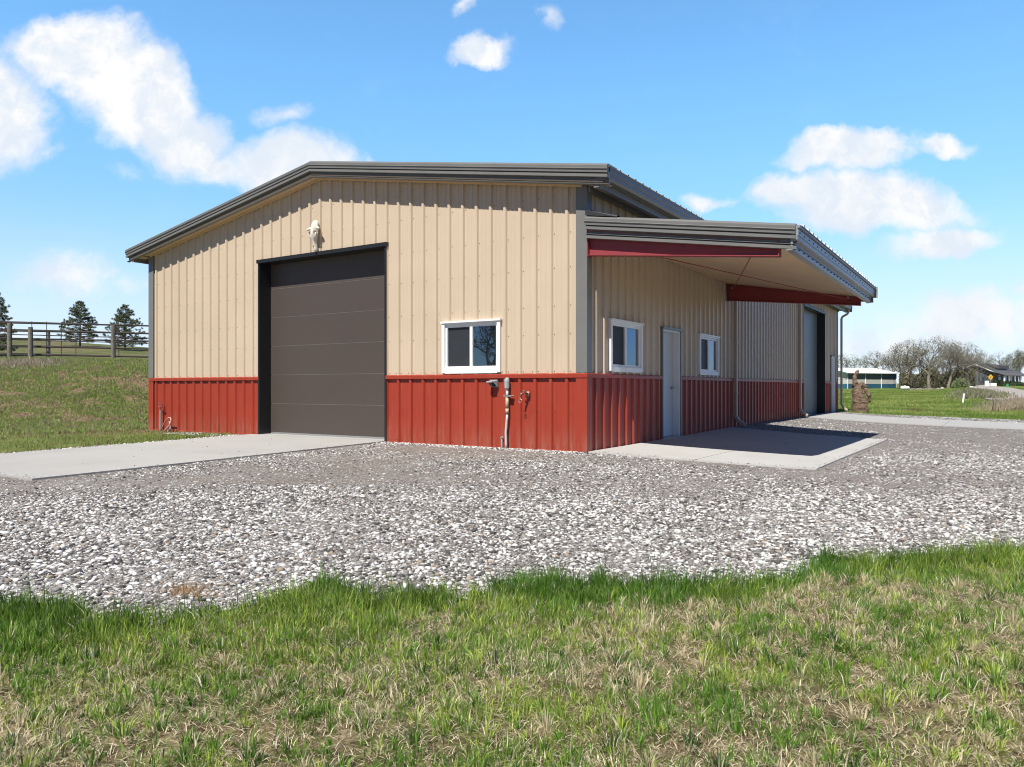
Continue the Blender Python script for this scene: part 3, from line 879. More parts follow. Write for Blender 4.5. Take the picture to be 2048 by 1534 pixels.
m = bmb(); m.tube([(-1.48, -.075, .615), (-1.48, -.075, .70)], .030, 10); m.tube([(-1.48, -.075, .705), (-1.48, -.075, .89)], .029, 10); m.build('conduit_sleeve', PVCT, cd, smooth=True)
m = bmb(); m.tube([(-1.48, -.075, .888), (-1.48, -.075, 1.0)], .023, 10); m.build('conduit_neck', PVCW, cd, smooth=True)
m = bmb(); m.tube([(-1.485, -.07, 1.0), (-1.485, -.075, 1.03), (-1.485, -.075, 1.05), (-1.485, -.075, 1.17), (-1.485, -.07, 1.20), (-1.485, -.05, 1.215)], [.026, .03, .044, .048, .046, .03], 12)
m.box(-1.51, -.05, 1.06, -1.46, -.0, 1.18); m.build('conduit_body', PVC, cd, smooth=False, bevel=.004)
m = bmb(); m.box(-1.53, -.105, .905, -1.38, -.035, .925); m.box(-1.53, -.11, .925, -1.43, -.10, .94); m.tube([(-1.54, -.10, .92), (-1.36, -.05, .92)], .009, 6); m.build('strap_clamp', STEEL, cd)
m = bmb(); m.tube([(-1.60, -.06, .0), (-1.60, -.06, .19)], .017, 8); m.tube([(-1.62, -.06, .19), (-1.57, -.08, .21)], .016, 8); m.build('capped_pipe', PVC, barn)
m = bmb()
m.box(-1.13, -.05, .90, -1.05, -.03, 1.0)
m.tube([(-1.09, -.05, .965), (-1.10, -.11, .965), (-1.13, -.17, .96), (-1.14, -.19, .93)], [.018, .016, .018, .020], 8)
m.tube([(-1.115, -.13, .965), (-1.115, -.13, 1.0)], .010, 6)
m.tube([(-1.15, -.13, 1.0), (-1.08, -.13, 1.0)], .012, 6)
fc = m.build('faucet', BRASS, barn, smooth=True)
m = bmb()
ring = [(-1.14 + .030 * math.cos(t_), -.19, .84 + .030 * math.sin(t_)) for t_ in np.linspace(0, 2 * math.pi, 14)]
m.tube([(-1.14, -.19, .93), (-1.15, -.19, .90), (-1.135, -.19, .87)], .005, 5); m.tube(ring, .005, 5); m.build('cap_chain', STEEL, fc)

# ------------------------------------------------------------------ small things by the building
sk = empty('animal_skull', (-6.18, -.06, 3.86), 'bleached white animal skull hanging over the brown overhead door', 'skull')
def skull():
    off = Vector((-6.18, -.06, 3.86))
    # rings from snout tip (z 0) to top of cranium
    rows = [(.00, .028, .030, .045), (.04, .040, .035, .05), (.10, .046, .040, .06), (.17, .040, .045, .075), (.24, .050, .055, .10), (.30, .078, .060, .13),
            (.36, .105, .060, .15), (.41, .112, .055, .155), (.46, .098, .060, .14), (.52, .085, .065, .125), (.58, .072, .060, .10), (.62, .050, .045, .07), (.64, .02, .02, .05)]
    n = 16; vs_ = []; fs_ = []
    for (z, wx, wy, yc) in rows:
        for k in range(n):
            a = 2 * math.pi * k / n
            cx_ = math.cos(a) * wx; cy_ = -math.sin(a) * wy
            # nasal ridge, eye hollows
            if math.sin(a) > .75: cy_ -= .010
            if .33 < z < .44 and .25 < math.sin(a) < .85: cy_ += .040; cx_ *= .82
            if .08 < z < .26 and .1 < math.sin(a) < .6: cx_ *= .75
            vs_.append((cx_ - .012 * math.sin(z * 9), cy_ - yc * .55, z))
    for i in range(len(rows) - 1):
        for k in range(n): fs_.append((i * n + k, i * n + (k + 1) % n, (i + 1) * n + (k + 1) % n, (i + 1) * n + k))
    fs_.append(tuple(range(n))); fs_.append(tuple((len(rows) - 1) * n + k for k in range(n)))
    m = MB(); m.add(vs_, fs_)
    for s_ in (-1, 1):
        m.tube([(s_ * .07, -.07, .46), (s_ * .115, -.085, .475), (s_ * .155, -.10, .455), (s_ * .175, -.11, .44)], [.040, .030, .024, .018], 8)
        m.tube([(s_ * .055, -.10, .40), (s_ * .092, -.12, .36), (s_ * .075, -.11, .30), (s_ * .04, -.08, .25)], [.018, .020, .018, .012], 6)
    o = m.build('cranium', BONE, sk, smooth=True)
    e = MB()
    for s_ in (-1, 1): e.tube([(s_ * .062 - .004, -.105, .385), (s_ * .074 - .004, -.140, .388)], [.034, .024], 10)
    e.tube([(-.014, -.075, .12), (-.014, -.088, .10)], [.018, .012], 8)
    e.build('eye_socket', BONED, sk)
skull()

hy = empty('standpipe', (-11.60, -.12, 0), 'thin rusty red standpipe with a forked valve head against the red wainscot', 'pipe')
m = MB(); m.tube([(0, 0, -.02), (0, 0, .52)], .016, 8); m.build('pipe', PVC, hy)
m = MB(); m.tube([(0, 0, .52), (0, 0, .60)], .02, 8); m.tube([(-.08, 0, .60), (0, -.01, .585), (.08, 0, .60)], .014, 6)
for dx_ in (-.06, -.015, .03): m.tube([(dx_, 0, .60), (dx_ - .005, 0, .74)], .008, 6)
m.build('valve', RUSTP, hy)
hs = empty('looped_hose', (-11.2, -.15, 0), 'faded pink hose looping out of the ground beside the standpipe', 'hose')
m = MB(); pts = [(-.40, .05, .0), (-.28, .02, .12), (-.12, 0, .27), (.02, -.02, .335), (.13, -.03, .33), (.17, -.05, .26), (.13, -.06, .16), (.03, -.10, .06), (-.02, -.13, -.01)]
m.tube(pts, .015, 8); m.build('tube', PEX, hs, smooth=True)
m = MB(); m.tube([(.13, -.05, .17), (.06, -.05, .10), (.02, -.06, .02), (.0, -.06, -.01)], .014, 6); m.tube([(-.02, .03, .26), (.03, .02, .12), (.05, .0, .0)], .022, 6); m.tube([(.10, -.08, .05), (.10, -.1, -.01)], .02, 6)
m.build('fitting', STEEL, hs)

# ------------------------------------------------------------------ GROUND
def structure(o): o['kind'] = 'structure'; return o
def polar():
    # angle measured from the view direction of the yard; dense in front
    ang = np.concatenate([np.linspace(-180, -42, 46)[:-1], np.linspace(-42, 42, 260), np.linspace(42, 180, 46)[1:]])
    rad = np.concatenate([[.02], np.geomspace(1.0, 60, 170), np.geomspace(61.5, 260, 70), np.geomspace(275, 2500, 22)])
    A, Rr = np.meshgrid(np.radians(ang), rad)
    Z, a = Rr * np.cos(A), Rr * np.sin(A)
    X, Y = wd(Z, a); H = hfn(X, Y)
    H = H + .05 * (fbm(X, Y, .35, 3) - .5) * sm((Rr - 14) / 10) * sm((-12.5 - X) / 3 + sm((Y - 26) / 6) * 5)
    H = H - .02 * ((X > -12.2) & (X < 3.5) & (Y > 0) & (Y < 23))
    return X, Y, H, Z, a
X, Y, H, Z, a = polar()
below = (Y < yedge(X))
lush = sm((a - 4) / 4) * sm((Y - 20) / 3)
lush = np.clip(lush, 0, 1)
bankm = sm((-8.3 - X) / .8) * sm((Y + 7.5) / 1.0) * sm((4 - a) / 8)
green_toe = 1 - sm((Z - 17.2) / 1.5) * 1.0
pas = sm((Z - 36) / 6) * sm((-8 - a) / 6) * sm((-14 - X) / 3)
zone = np.stack([np.maximum(lush, bankm * green_toe * .75).ravel(), (bankm * (1 - green_toe) * (1 - .75 * sm((H - 1.45) / .5))).ravel(), pas.ravel()], 1)
far = sm((Z - 150) / 30).ravel()
zone[:, 0] = np.maximum(zone[:, 0], far * .6)
structure(grid_mesh('ground', X, Y, H, GROUND, colors=zone, smooth=True, attr='zone'))

# gravel density of loose pale stone
def white_density(X, Y):
    Z, a = za(X, Y)
    n = fbm(X, Y, .55, 21); n2 = fbm(X, Y, 1.7, 22)
    near = 1 - sm((Z - 7.6 + (n - .5) * 2.6 + .25 * np.sin(a * .9)) / 1.6)
    d = near * (.70 + .5 * (n2 - .3))
    # pale patch off the corner, along the driveway edge, beyond the patio, right side band
    def blob(cx, cy, rx, ry, amp):
        return amp * np.exp(-(((X - cx) / rx) ** 2 + ((Y - cy) / ry) ** 2))
    d = d + blob(.6, -2.0, 1.9, 1.0, .9) + blob(2.6, -1.3, 1.4, .45, .5) + blob(-3.9, -2.6, .55, 2.4, .7) + blob(1.6, 10.8, 1.3, .9, .8) + blob(1.6, 14.6, 1.8, .9, .4)
    d = d + blob(5.6, 3.3, 1.8, 2.0, .65) + blob(7, 6, 3, 2, .3) + blob(-4.0, -.3, .5, .4, .4)
    st = fbm(X * .35 + Y * .9, Y * .35 - X * .25, .9, 77)
    d = d + .08 + .45 * sm((st - .50) / .14) * sm((n2 - .35) / .3)
    d = d + 1.0 * ((X > 2.2) & (Y > 20.6))
    return np.clip(d * (.6 + .8 * n2), 0, 1)
def gravel_sheet(x0, x1, ylo, yhi, nx, ny):
    xs = np.linspace(x0, x1, nx); T = np.linspace(0, 1, ny)
    Xg, Tg = np.meshgrid(xs, T)
    lo = ylo(Xg); hi = yhi(Xg); Yg = lo + (hi - lo) * Tg
    return Xg, Yg
def far_edge(X):   # far boundary of the gravel
    return np.where(X > -.5, 22.5 + 1.6 * sm((X - .5) / 3) + .5 * (fbm(X, X * 0, .8, 31) - .5), 22.6)
Xa, Ya = gravel_sheet(-8.6, -.001, yedge, lambda x: x * 0 + .3, 150, 130)
Xb, Yb = gravel_sheet(-.001, 30, yedge, far_edge, 260, 260)
Xc, Yc = gravel_sheet(-40, -8.6, yedge, lambda x: x * 0 - 6.55 + .5 * (fbm(x, x * 0, 1.1, 8) - .5), 120, 60)
parts_ = [(Xa, Ya), (Xb, Yb), (Xc, Yc)]
Vs, Ls, Ws, base = [], [], [], 0
for Xg, Yg in parts_:
    Hg = hfn(Xg, Yg) + .012 + .012 * (fbm(Xg, Yg, 1.6, 40) - .5)
    ny, nx = Xg.shape; i = np.arange(ny * nx).reshape(ny, nx) + base
    Ls.append(np.stack([i[:-1, :-1], i[:-1, 1:], i[1:, 1:], i[1:, :-1]], -1).reshape(-1, 4))
    Vs.append(np.stack([Xg.ravel(), Yg.ravel(), Hg.ravel()], 1)); Ws.append(white_density(Xg, Yg).ravel()); base += ny * nx
q = np.concatenate(Ls)
structure(np_mesh('gravel_yard', np.concatenate(Vs), q.ravel(), np.full(len(q), 4), GRAV, colors=np.concatenate(Ws), smooth=True, attr='white'))

# concrete slabs
def slab(name, x0, x1, y0, y1, joints_x=(), joints_y=(), up=.035, thick=.14, mat=None):
    g = .006
    xs = [x0] + list(joints_x) + [x1]; ys = [y0] + list(joints_y) + [y1]
    m = MB()
    for i in range(len(xs) - 1):
        for j in range(len(ys) - 1):
            xa, xb = xs[i] + (g if i else 0), xs[i + 1] - (g if i < len(xs) - 2 else 0)
            ya, yb = ys[j] + (g if j else 0), ys[j + 1] - (g if j < len(ys) - 2 else 0)
            nx = max(2, int((xb - xa) / .6)); ny = max(2, int((yb - ya) / .6))
            GX = np.linspace(xa, xb, nx + 1); GY = np.linspace(ya, yb, ny + 1)
            vs_, fs_ = [], []
            for yv in GY:
                for xv in GX: vs_.append((xv, yv, float(hfn(xv, yv)) + up))
            for b_ in range(ny):
                for a_ in range(nx): k = b_ * (nx + 1) + a_; fs_.append((k, k + 1, k + nx + 2, k + nx + 1))
            rim = [(x_, 0) for x_ in range(nx + 1)] + [(nx, y_) for y_ in range(1, ny + 1)] + [(x_, ny) for x_ in range(nx - 1, -1, -1)] + [(0, y_) for y_ in range(ny - 1, 0, -1)]
            n0 = len(vs_)
            for (x_, y_) in rim:
                p = vs_[y_ * (nx + 1) + x_]; vs_.append((p[0], p[1], p[2] - thick))
            L = len(rim)
            for k in range(L):
                k2 = (k + 1) % L
                fs_.append((rim[k][1] * (nx + 1) + rim[k][0], n0 + k, n0 + k2, rim[k2][1] * (nx + 1) + rim[k2][0]))
            m.add(vs_, fs_)
    m2 = MB(); 
    return structure(m.build(name, mat or CONC))
slab('driveway', -8.25, -4.30, -6.36, -.055, joints_y=(-3.2,), up=.035)
slab('patio', .05, 3.53, -.02, 7.80, joints_x=(1.80,), joints_y=(3.9,), up=.030, mat=CONC2)
slab('apron', .06, 20, 15.85, 20.75, joints_x=(4.2, 8.4, 12.6), up=.03)

# roads at the right, far off
def strip(name, pts, hw, mat, up=.05):
    P = np.array(pts, float); d = np.gradient(P[:, :2], axis=0); d /= np.linalg.norm(d, axis=1)[:, None]
    n = np.stack([-d[:, 1], d[:, 0]], 1)
    t = np.linspace(0, len(P) - 1, 60); C = np.stack([np.interp(t, range(len(P)), P[:, k]) for k in range(3)], 1)
    N = np.stack([np.interp(t, range(len(P)), n[:, k]) for k in range(2)], 1)
    us = np.linspace(-1, 1, 7)
    Zg = C[:, 0][:, None] + N[:, 0][:, None] * us * hw; Ag = C[:, 1][:, None] + N[:, 1][:, None] * us * hw
    Xg, Yg = wd(Zg, Ag); Hg = hfn(Xg, Yg) + up
    return structure(grid_mesh(name, Xg, Yg, Hg, mat, smooth=True))
strip('track', ROADS[0][0], 2.4, TRACK)
strip('road', ROADS[1][0], 10.5, PALE, up=.08)

# ------------------------------------------------------------------ loose stones (real geometry)
ICO_V = []
t_ = (1 + 5 ** .5) / 2
for a_, b_ in ((-1, t_), (1, t_), (-1, -t_), (1, -t_)): ICO_V.append((a_, b_, 0))
for a_, b_ in ((-1, t_), (1, t_), (-1, -t_), (1, -t_)): ICO_V.append((0, a_, b_))
for a_, b_ in ((t_, -1), (t_, 1), (-t_, -1), (-t_, 1)): ICO_V.append((a_, 0, b_))
ICO_V = np.array(ICO_V) / math.hypot(1, t_)
ICO_F = np.array([(0, 11, 5), (0, 5, 1), (0, 1, 7), (0, 7, 10), (0, 10, 11), (1, 5, 9), (5, 11, 4), (11, 10, 2), (10, 7, 6), (7, 1, 8),
                  (3, 9, 4), (3, 4, 2), (3, 2, 6), (3, 6, 8), (3, 8, 9), (4, 9, 5), (2, 4, 11), (6, 2, 10), (8, 6, 7), (9, 8, 1)])
def stone_mesh(name, X, Y, r, colr, zoff=0.0, squash=.55):
    n = len(X)
    v = ICO_V[None] * (1 + rng.uniform(-.38, .34, (n, 12, 1)))
    sc = np.stack([rng.uniform(.75, 1.35, n), rng.uniform(.65, 1.1, n), rng.uniform(.28, squash + .1, n)], 1)
    v = v * sc[:, None]
    an = rng.uniform(0, 6.283, n); c, s = np.cos(an)[:, None], np.sin(an)[:, None]
    tl = rng.normal(0, .25, n)[:, None]
    x, y, z = v[..., 0], v[..., 1], v[..., 2]
    y, z = y * np.cos(tl) - z * np.sin(tl), y * np.sin(tl) + z * np.cos(tl)
    x, y = x * c - y * s, x * s + y * c
    h = hfn(X, Y) + .012 + zoff
    V = np.stack([x * r[:, None] + X[:, None], y * r[:, None] + Y[:, None], z * r[:, None] + (h + r * .22)[:, None]], -1).reshape(-1, 3)
    Fc = (ICO_F[None] + (np.arange(n) * 12)[:, None, None]).reshape(-1, 3)
    C = np.repeat(colr, 12, 0)
    o = np_mesh(name, V, Fc.ravel(), np.full(len(Fc), 3), STONE, colors=C)
    return o
def stone_colors(n, whitef):
    u = rng.random(n)
    c = np.zeros((n, 3))
    pal_w = np.array([.64, .63, .605]); pal_g = np.array([.25, .235, .22]); pal_d = np.array([.09, .085, .08]); pal_t = np.array([.34, .27, .20])
    c[:] = pal_g
    c[u < whitef] = pal_w
    c[(u > 1 - .20)] = pal_d
    c[(u > 1 - .235) & (u < 1 - .20)] = pal_t
    return c * rng.uniform(.72, 1.10, (n, 1))
def in_gravel(X, Y):
    ok = (Y > yedge(X) - .05) & (Y < far_edge(X))
    ok &= ~((X > -8.3) & (X < -4.27) & (Y > -6.4) & (Y < .0))
    ok &= ~((X > -12.3) & (X < .06) & (Y > -.05))
    ok &= ~((X > 0) & (X < 3.58) & (Y > -.06) & (Y < 7.86))
    ok &= ~((X > 0) & (X < 20) & (Y > 15.8) & (Y < 20.8))
    ok &= ~((X < -8.3) & (Y > -6.5))
    return ok
def scatter(zmin, zmax, dens, spread=.72):
    A = spread * (zmax ** 2 - zmin ** 2); n = int(A * dens)
    Z = np.sqrt(rng.uniform(zmin ** 2, zmax ** 2, n)); a = Z * rng.uniform(-spread, spread, n)
    X, Y = wd(Z, a); return X, Y, Z
XS, YS, RS, CSs = [], [], [], []
for (z0, z1, dens, rm, rs) in ((3.4, 6.2, 4900, .0056, .62), (6.2, 8.6, 3300, .0066, .56), (8.6, 12.5, 620, .011, .40), (12.5, 20, 190, .015, .35), (20, 34, 60, .020, .3)):
    X, Y, Z = scatter(z0, z1, dens)
    D_ = white_density(X, Y)
    keep = in_gravel(X, Y) & (rng.random(len(X)) < .06 + 1.05 * D_)
    X, Y, D_ = X[keep], Y[keep], D_[keep]
    r = rm * np.exp(rng.normal(0, rs, len(X))); r = np.clip(r, .0045, .023) * (.80 + .35 * D_)
    XS.append(X); YS.append(Y); RS.append(r); CSs.append(stone_colors(len(X), .42))
# drifted stones along the left verge of the driveway and the rear edge of the apron
n = 2600
X = rng.normal(-8.40, .10, n); Y = rng.uniform(-6.6, -.2, n); XS.append(X); YS.append(Y); RS.append(rng.uniform(.007, .022, n)); CSs.append(stone_colors(n, .6))
n = 700
X = rng.uniform(-10.6, -8.3, n); Y = rng.uniform(-.75, -.15, n) ; XS.append(X); YS.append(Y); RS.append(rng.uniform(.007, .018, n)); CSs.append(stone_colors(n, .6))
n = 2600
X = rng.uniform(-4.3, 0, n); Y = -np.abs(rng.normal(0, .16, n)) - .03; XS.append(X); YS.append(Y); RS.append(rng.uniform(.006, .020, n)); CSs.append(stone_colors(n, .5))
tag(stone_mesh('gravel_stones', np.concatenate(XS), np.concatenate(YS), np.concatenate(RS), np.concatenate(CSs)), 'loose white and grey crushed stones covering the yard', 'gravel', kind='stuff')
print('stones', sum(len(x) for x in XS))
n = 420
X = rng.uniform(-8.2, -4.35, n); Y = -6.36 + np.abs(rng.normal(0, .10, n))
X2 = -4.30 - np.abs(rng.normal(0, .06, n)); Y2 = rng.uniform(-6.3, -.3, n)
X3 = rng.uniform(.1, 3.5, n); Y3 = np.abs(rng.normal(0, .07, n))
X4 = 3.53 - np.abs(rng.normal(0, .05, n)); Y4 = rng.uniform(0, 7.7, n)
k = rng.random(n * 4) < .45
tag(stone_mesh('slab_edge_gravel', np.concatenate([X, X2, X3, X4])[k], np.concatenate([Y, Y2, Y3, Y4])[k], rng.uniform(.003, .011, k.sum()), stone_colors(k.sum(), .45), zoff=.022), 'stray bits of gravel kicked onto the edges of the concrete slabs', 'gravel', kind='stuff')
n = 26
X = np.concatenate([rng.uniform(-8, -4.5, n), rng.uniform(.3, 3.4, 12)]); Y = np.concatenate([rng.uniform(-6, -.2, n), rng.uniform(0, 7, 12)])
tag(stone_mesh('pebbles', X, Y, rng.uniform(.004, .012, n + 12), stone_colors(n + 12, .2) * .6, zoff=.024), 'few small dark pebbles lying on the concrete slabs', 'pebbles', kind='stuff')

# ------------------------------------------------------------------ grass
def blades(name, X, Y, h, wid, lean, C, label, cat='grass', zoff=-.005, mat=None, az=None):
    n = len(X); H = hfn(X, Y) + zoff
    ang = rng.uniform(0, 6.283, n); la = rng.uniform(0, 6.283, n) if az is None else az
    px, py = np.cos(ang) * wid * .5, np.sin(ang) * wid * .5
    lx, ly = np.cos(la) * lean, np.sin(la) * lean
    vz = np.sqrt(np.maximum(1 - np.clip(lean, 0, .97) ** 2, .05))
    B = np.stack([X, Y, H], 1)
    P = np.stack([px, py, np.zeros(n)], 1)
    Mid = B + np.stack([lx * h * .38, ly * h * .38, vz * h * .58], 1)
    Tip = B + np.stack([lx * h, ly * h, vz * h * (1 - .25 * lean)], 1)
    V = np.stack([B - P, B + P, Mid + P * .8, Mid - P * .8, Tip], 1).reshape(-1, 3)
    k = (np.arange(n) * 5)[:, None]
    L = np.concatenate([k + [0, 1, 2, 3], k + [3, 2, 4]], 1).ravel()
    sizes = np.tile([4, 3], n)
    o = np_mesh(name, V, L, sizes, mat or BLADE, colors=np.repeat(C, 5, 0))
    return tag(o, label, cat, kind='stuff')
def mixc(a, b, t): return a * (1 - t)[:, None] + b * t[:, None]
DK = np.array([.030, .090, .012]); MD = np.array([.15, .30, .032]); YG = np.array([.42, .52, .085]); ST = np.array([.66, .57, .36]); ST2 = np.array([.80, .73, .54]); BR = np.array([.24, .16, .085])
# near lawn
def nearlawn(N, zmin, zmax, seed_tuft=True):
    Z = np.sqrt(rng.uniform(zmin ** 2, zmax ** 2, N)); a = Z * rng.uniform(-.76, .76, N)
    X, Y = wd(Z, a)
    # pull into tufts
    cxn, cyn = vnoise(X, Y, 9, 1) - .5, vnoise(X, Y, 9, 2) - .5
    X = X + .09 * cxn + rng.normal(0, .012, N); Y = Y + .09 * cyn + rng.normal(0, .012, N)
    e = yedge(X) - Y + .10 * (vnoise(X, Y, 6, 3) - .35)
    return X, Y, e
X, Y, e = nearlawn(420000, 2.3, 7.5)
k = e > -.04
X, Y, e = X[k], Y[k], e[k]
patch = fbm(X, Y, 1.5, 51); patch2 = fbm(X, Y, 4.5, 52); tuft = vnoise(X, Y, 14, 53)
edge_l = np.exp(-np.maximum(e, 0) / .42)
dry = sm((patch * .75 + patch2 * .35 - .505 - .35 * edge_l) / .12)
bare = sm((fbm(X, Y, 2.3, 54) - .585) / .05) * (e > .35)
k = (rng.random(len(X)) < (.42 + .75 * edge_l + .35 * tuft)) & (rng.random(len(X)) > .80 * bare)
X, Y, e, patch, patch2, tuft, edge_l, dry = [q_[k] for q_ in (X, Y, e, patch, patch2, tuft, edge_l, dry)]
n = len(X); print('near blades', n)
green = mixc(MD, YG, sm((fbm(X, Y, 2.0, 55) - .3) / .4) * rng.uniform(.4, 1.2, n).clip(0, 1))
green = mixc(green, np.tile(DK, (n, 1)) * 1.6, np.clip(edge_l * .6 * rng.uniform(.5, 1.2, n) + .6 * (rng.random(n) < .30), 0, .92))
isdry = rng.random(n) < (.07 + .56 * dry) * (1 - .85 * edge_l)
straw = mixc(np.tile(ST, (n, 1)), np.tile(ST2, (n, 1)), rng.random(n)); straw = mixc(straw, np.tile(BR, (n, 1)), (rng.random(n) < .18) * .8)
C = np.where(isdry[:, None], straw, green) * rng.uniform(.5, 1.3, (n, 1))
h = (.030 + .042 * tuft + .085 * edge_l) * rng.uniform(.55, 1.35, n)
h = np.where(isdry, h * .85, h); h = h * (1 + .8 * (rng.random(n) < .03))
lean = np.clip(np.where(isdry, rng.uniform(.3, .98, n), rng.uniform(.08, .75, n)), 0, .97)
wid = rng.uniform(.0024, .0055, n)
az = (2.2 + 1.8 * (vnoise(X, Y, 5, 56) - .5) * 2 * math.pi + rng.normal(0, 1.0, n))
blades('lawn_grass', X, Y, h, wid, lean, C, 'patchy green and straw coloured lawn grass in the foreground', az=az)
# rooted tufts: blades fanning out of a common crown
NTf = 4200
Zt = np.sqrt(rng.uniform(2.35 ** 2, 7.0 ** 2, NTf)); Xt, Yt = wd(Zt, Zt * rng.uniform(-.75, .75, NTf)); et = yedge(Xt) - Yt
k = (et > -.03); Xt, Yt, et = Xt[k], Yt[k], et[k]; nt = len(Xt)
nbt = rng.integers(14, 44, nt); idx = np.repeat(np.arange(nt), nbt); n = len(idx)
la = rng.uniform(0, 6.283, n); rad = rng.uniform(.0, 1, n)
big = np.repeat(rng.uniform(.5, 1.55, nt) + .35 * np.exp(-np.maximum(et, 0) / .4), nbt)
X = Xt[idx] + np.cos(la) * .018 * rad * big; Y = Yt[idx] + np.sin(la) * .018 * rad * big
kind = rng.random(nt); dryp = fbm(Xt, Yt, 1.5, 51)
isd = (kind < .08 + 2.2 * np.clip(dryp - .48, 0, 1)) & (et > .25)
base_c = np.where((kind > .72)[:, None], YG * 1.0, MD)
base_c = np.where((kind > .90)[:, None], np.array([.05, .13, .02]), base_c)
base_c = np.where(isd[:, None], ST * 1.05, base_c)
C = base_c[idx] * rng.uniform(.55, 1.25, (n, 1))
sw = (rng.random(n) < .14) & ~isd[idx]; C = np.where(sw[:, None], ST2 * rng.uniform(.6, 1.1, (n, 1)), C)
blades('grass_tufts', X, Y, rng.uniform(.03, .08, n) * big, rng.uniform(.0028, .0060, n), np.clip(.15 + .7 * rad + rng.normal(0, .12, n), .02, .95), C, 'rooted tufts of lime and dark green grass standing out of the lawn', az=la + rng.normal(0, .3, n))
# lying thatch
N = 190000
Z = np.sqrt(rng.uniform(2.3 ** 2, 7.2 ** 2, N)); X, Y = wd(Z, Z * rng.uniform(-.76, .76, N)); e = yedge(X) - Y
k = (e > .05) & (rng.random(N) < .35 + .65 * sm((e - .1) / .4)); X, Y = X[k], Y[k]; n = len(X)
C = mixc(np.tile(ST, (n, 1)), np.tile(ST2, (n, 1)), rng.random(n)); C = mixc(C, np.tile(BR, (n, 1)), (rng.random(n) < .3) * .8) * rng.uniform(.6, 1.1, (n, 1))
blades('thatch', X, Y, rng.uniform(.025, .065, n), rng.uniform(.002, .004, n), rng.uniform(.9, .97, n), C, 'dead straw lying flat between the lawn grass', zoff=rng.uniform(0, .012, n))
# straw coloured clump at the gravel edge
n = 900; X = rng.normal(1.62, .09, n); Y = rng.normal(-8.22, .06, n)
blades('dead_tuft', X, Y, rng.uniform(.03, .08, n), rng.uniform(.002, .004, n), rng.uniform(.2, .95, n), np.tile([.52, .33, .16], (n, 1)) * rng.uniform(.6, 1.1, (n, 1)), 'small orange brown dead tuft on the gravel edge', 'grass tuft')
# left verge by the driveway and bank tufts
N = 60000
X = rng.uniform(-20, -8.32, N); Y = rng.uniform(-9, 3, N)
Z, a = za(X, Y)
k = (Y < -.1 + (X < -12.25) * 5) & (Y > -6.7) & (Z < 19) & (rng.random(N) < .75 + .25 * (X > -9.4)) & (fbm(X, Y, 1.3, 60) > .33)
k &= rng.random(N) < sm((-8.36 - X) / .12)
X, Y = X[k], Y[k]; n = len(X); g_ = rng.random(n)
C = mixc(np.tile([.08, .17, .022], (n, 1)), np.tile([.24, .30, .065], (n, 1)), g_); dr = rng.random(n) < .22 + .5 * sm((fbm(X, Y, 1.1, 61) - .5) / .15)
C = np.where(dr[:, None], np.array([.40, .31, .17]) * rng.uniform(.7, 1.1, (n, 1)), C)
vg = sm((X + 9.3) / .5)
blades('verge_grass', X, Y, rng.uniform(.05, .12, n) * (.7 + .5 * vg), rng.uniform(.006, .012, n), rng.uniform(.1, .8, n), C, 'green grass verge beside the driveway')
# clumps on the bank
NC = 22000
Zc = rng.uniform(17.5, 36, NC); ac = -Zc * rng.uniform(.42, .74, NC); Xc_, Yc_ = wd(Zc, ac)
cr = sm((hfn(Xc_, Yc_) - 1.35) / .5)
k = (Xc_ < -12.5) & (fbm(Xc_, Yc_, 1.8, 70) + .25 * cr + rng.normal(0, .10, NC) > .50); Xc_, Yc_, cr = Xc_[k], Yc_[k], cr[k]; nb_ = 14
X = np.repeat(Xc_, nb_) + rng.normal(0, .06, len(Xc_) * nb_); Y = np.repeat(Yc_, nb_) + rng.normal(0, .06, len(Xc_) * nb_); n = len(X)
tone = np.repeat(rng.random(len(Xc_)), nb_)
C = mixc(np.tile([.17, .30, .05], (n, 1)), np.tile([.37, .42, .13], (n, 1)), tone) * rng.uniform(.7, 1.2, (n, 1))
dr = np.repeat(rng.random(len(Xc_)) < .20, nb_) | (rng.random(n) < .12)
C = np.where(dr[:, None], np.array([.36, .29, .19]) * rng.uniform(.7, 1.15, (n, 1)), C)
blades('bank_grass', X, Y, rng.uniform(.05, .12, n), rng.uniform(.010, .022, n), rng.uniform(.15, .85, n), C, 'clumps of grass growing on the bare earth bank left of the building')
# litter of small dead stems over the bare patches
N = 60000
Zl = rng.uniform(17.5, 34, N); al = -Zl * rng.uniform(.42, .74, N); X, Y = wd(Zl, al)
k = (X < -12.5) & (fbm(X, Y, 3.2, 72) + rng.normal(0, .08, N) > .50); X, Y = X[k], Y[k]; n = len(X)
C = mixc(np.tile([.10, .07, .045], (n, 1)), np.tile([.42, .34, .22], (n, 1)), rng.random(n))
C = np.where((rng.random(n) < .25)[:, None], np.array([.14, .22, .05]), C)
blades('bank_litter', X, Y, rng.uniform(.03, .09, n), rng.uniform(.008, .02, n), rng.uniform(.4, .95, n), C, 'brown dead stems and clods scattered over the bare patches of the bank', 'dead stems')
# pale dead bunch on the bank at the far left
n = 2600; Zb = rng.normal(28.5, .5, n); ab = rng.normal(-18.6, .75, n); X, Y = wd(Zb, ab)
blades('dead_bank_grass', X, Y, rng.uniform(.12, .32, n), rng.uniform(.010, .02, n), rng.uniform(.3, .95, n), np.tile([.44, .37, .28], (n, 1)) * rng.uniform(.6, 1.15, (n, 1)), 'pale dead grass bunch on the crest of the left bank', 'dry grass')
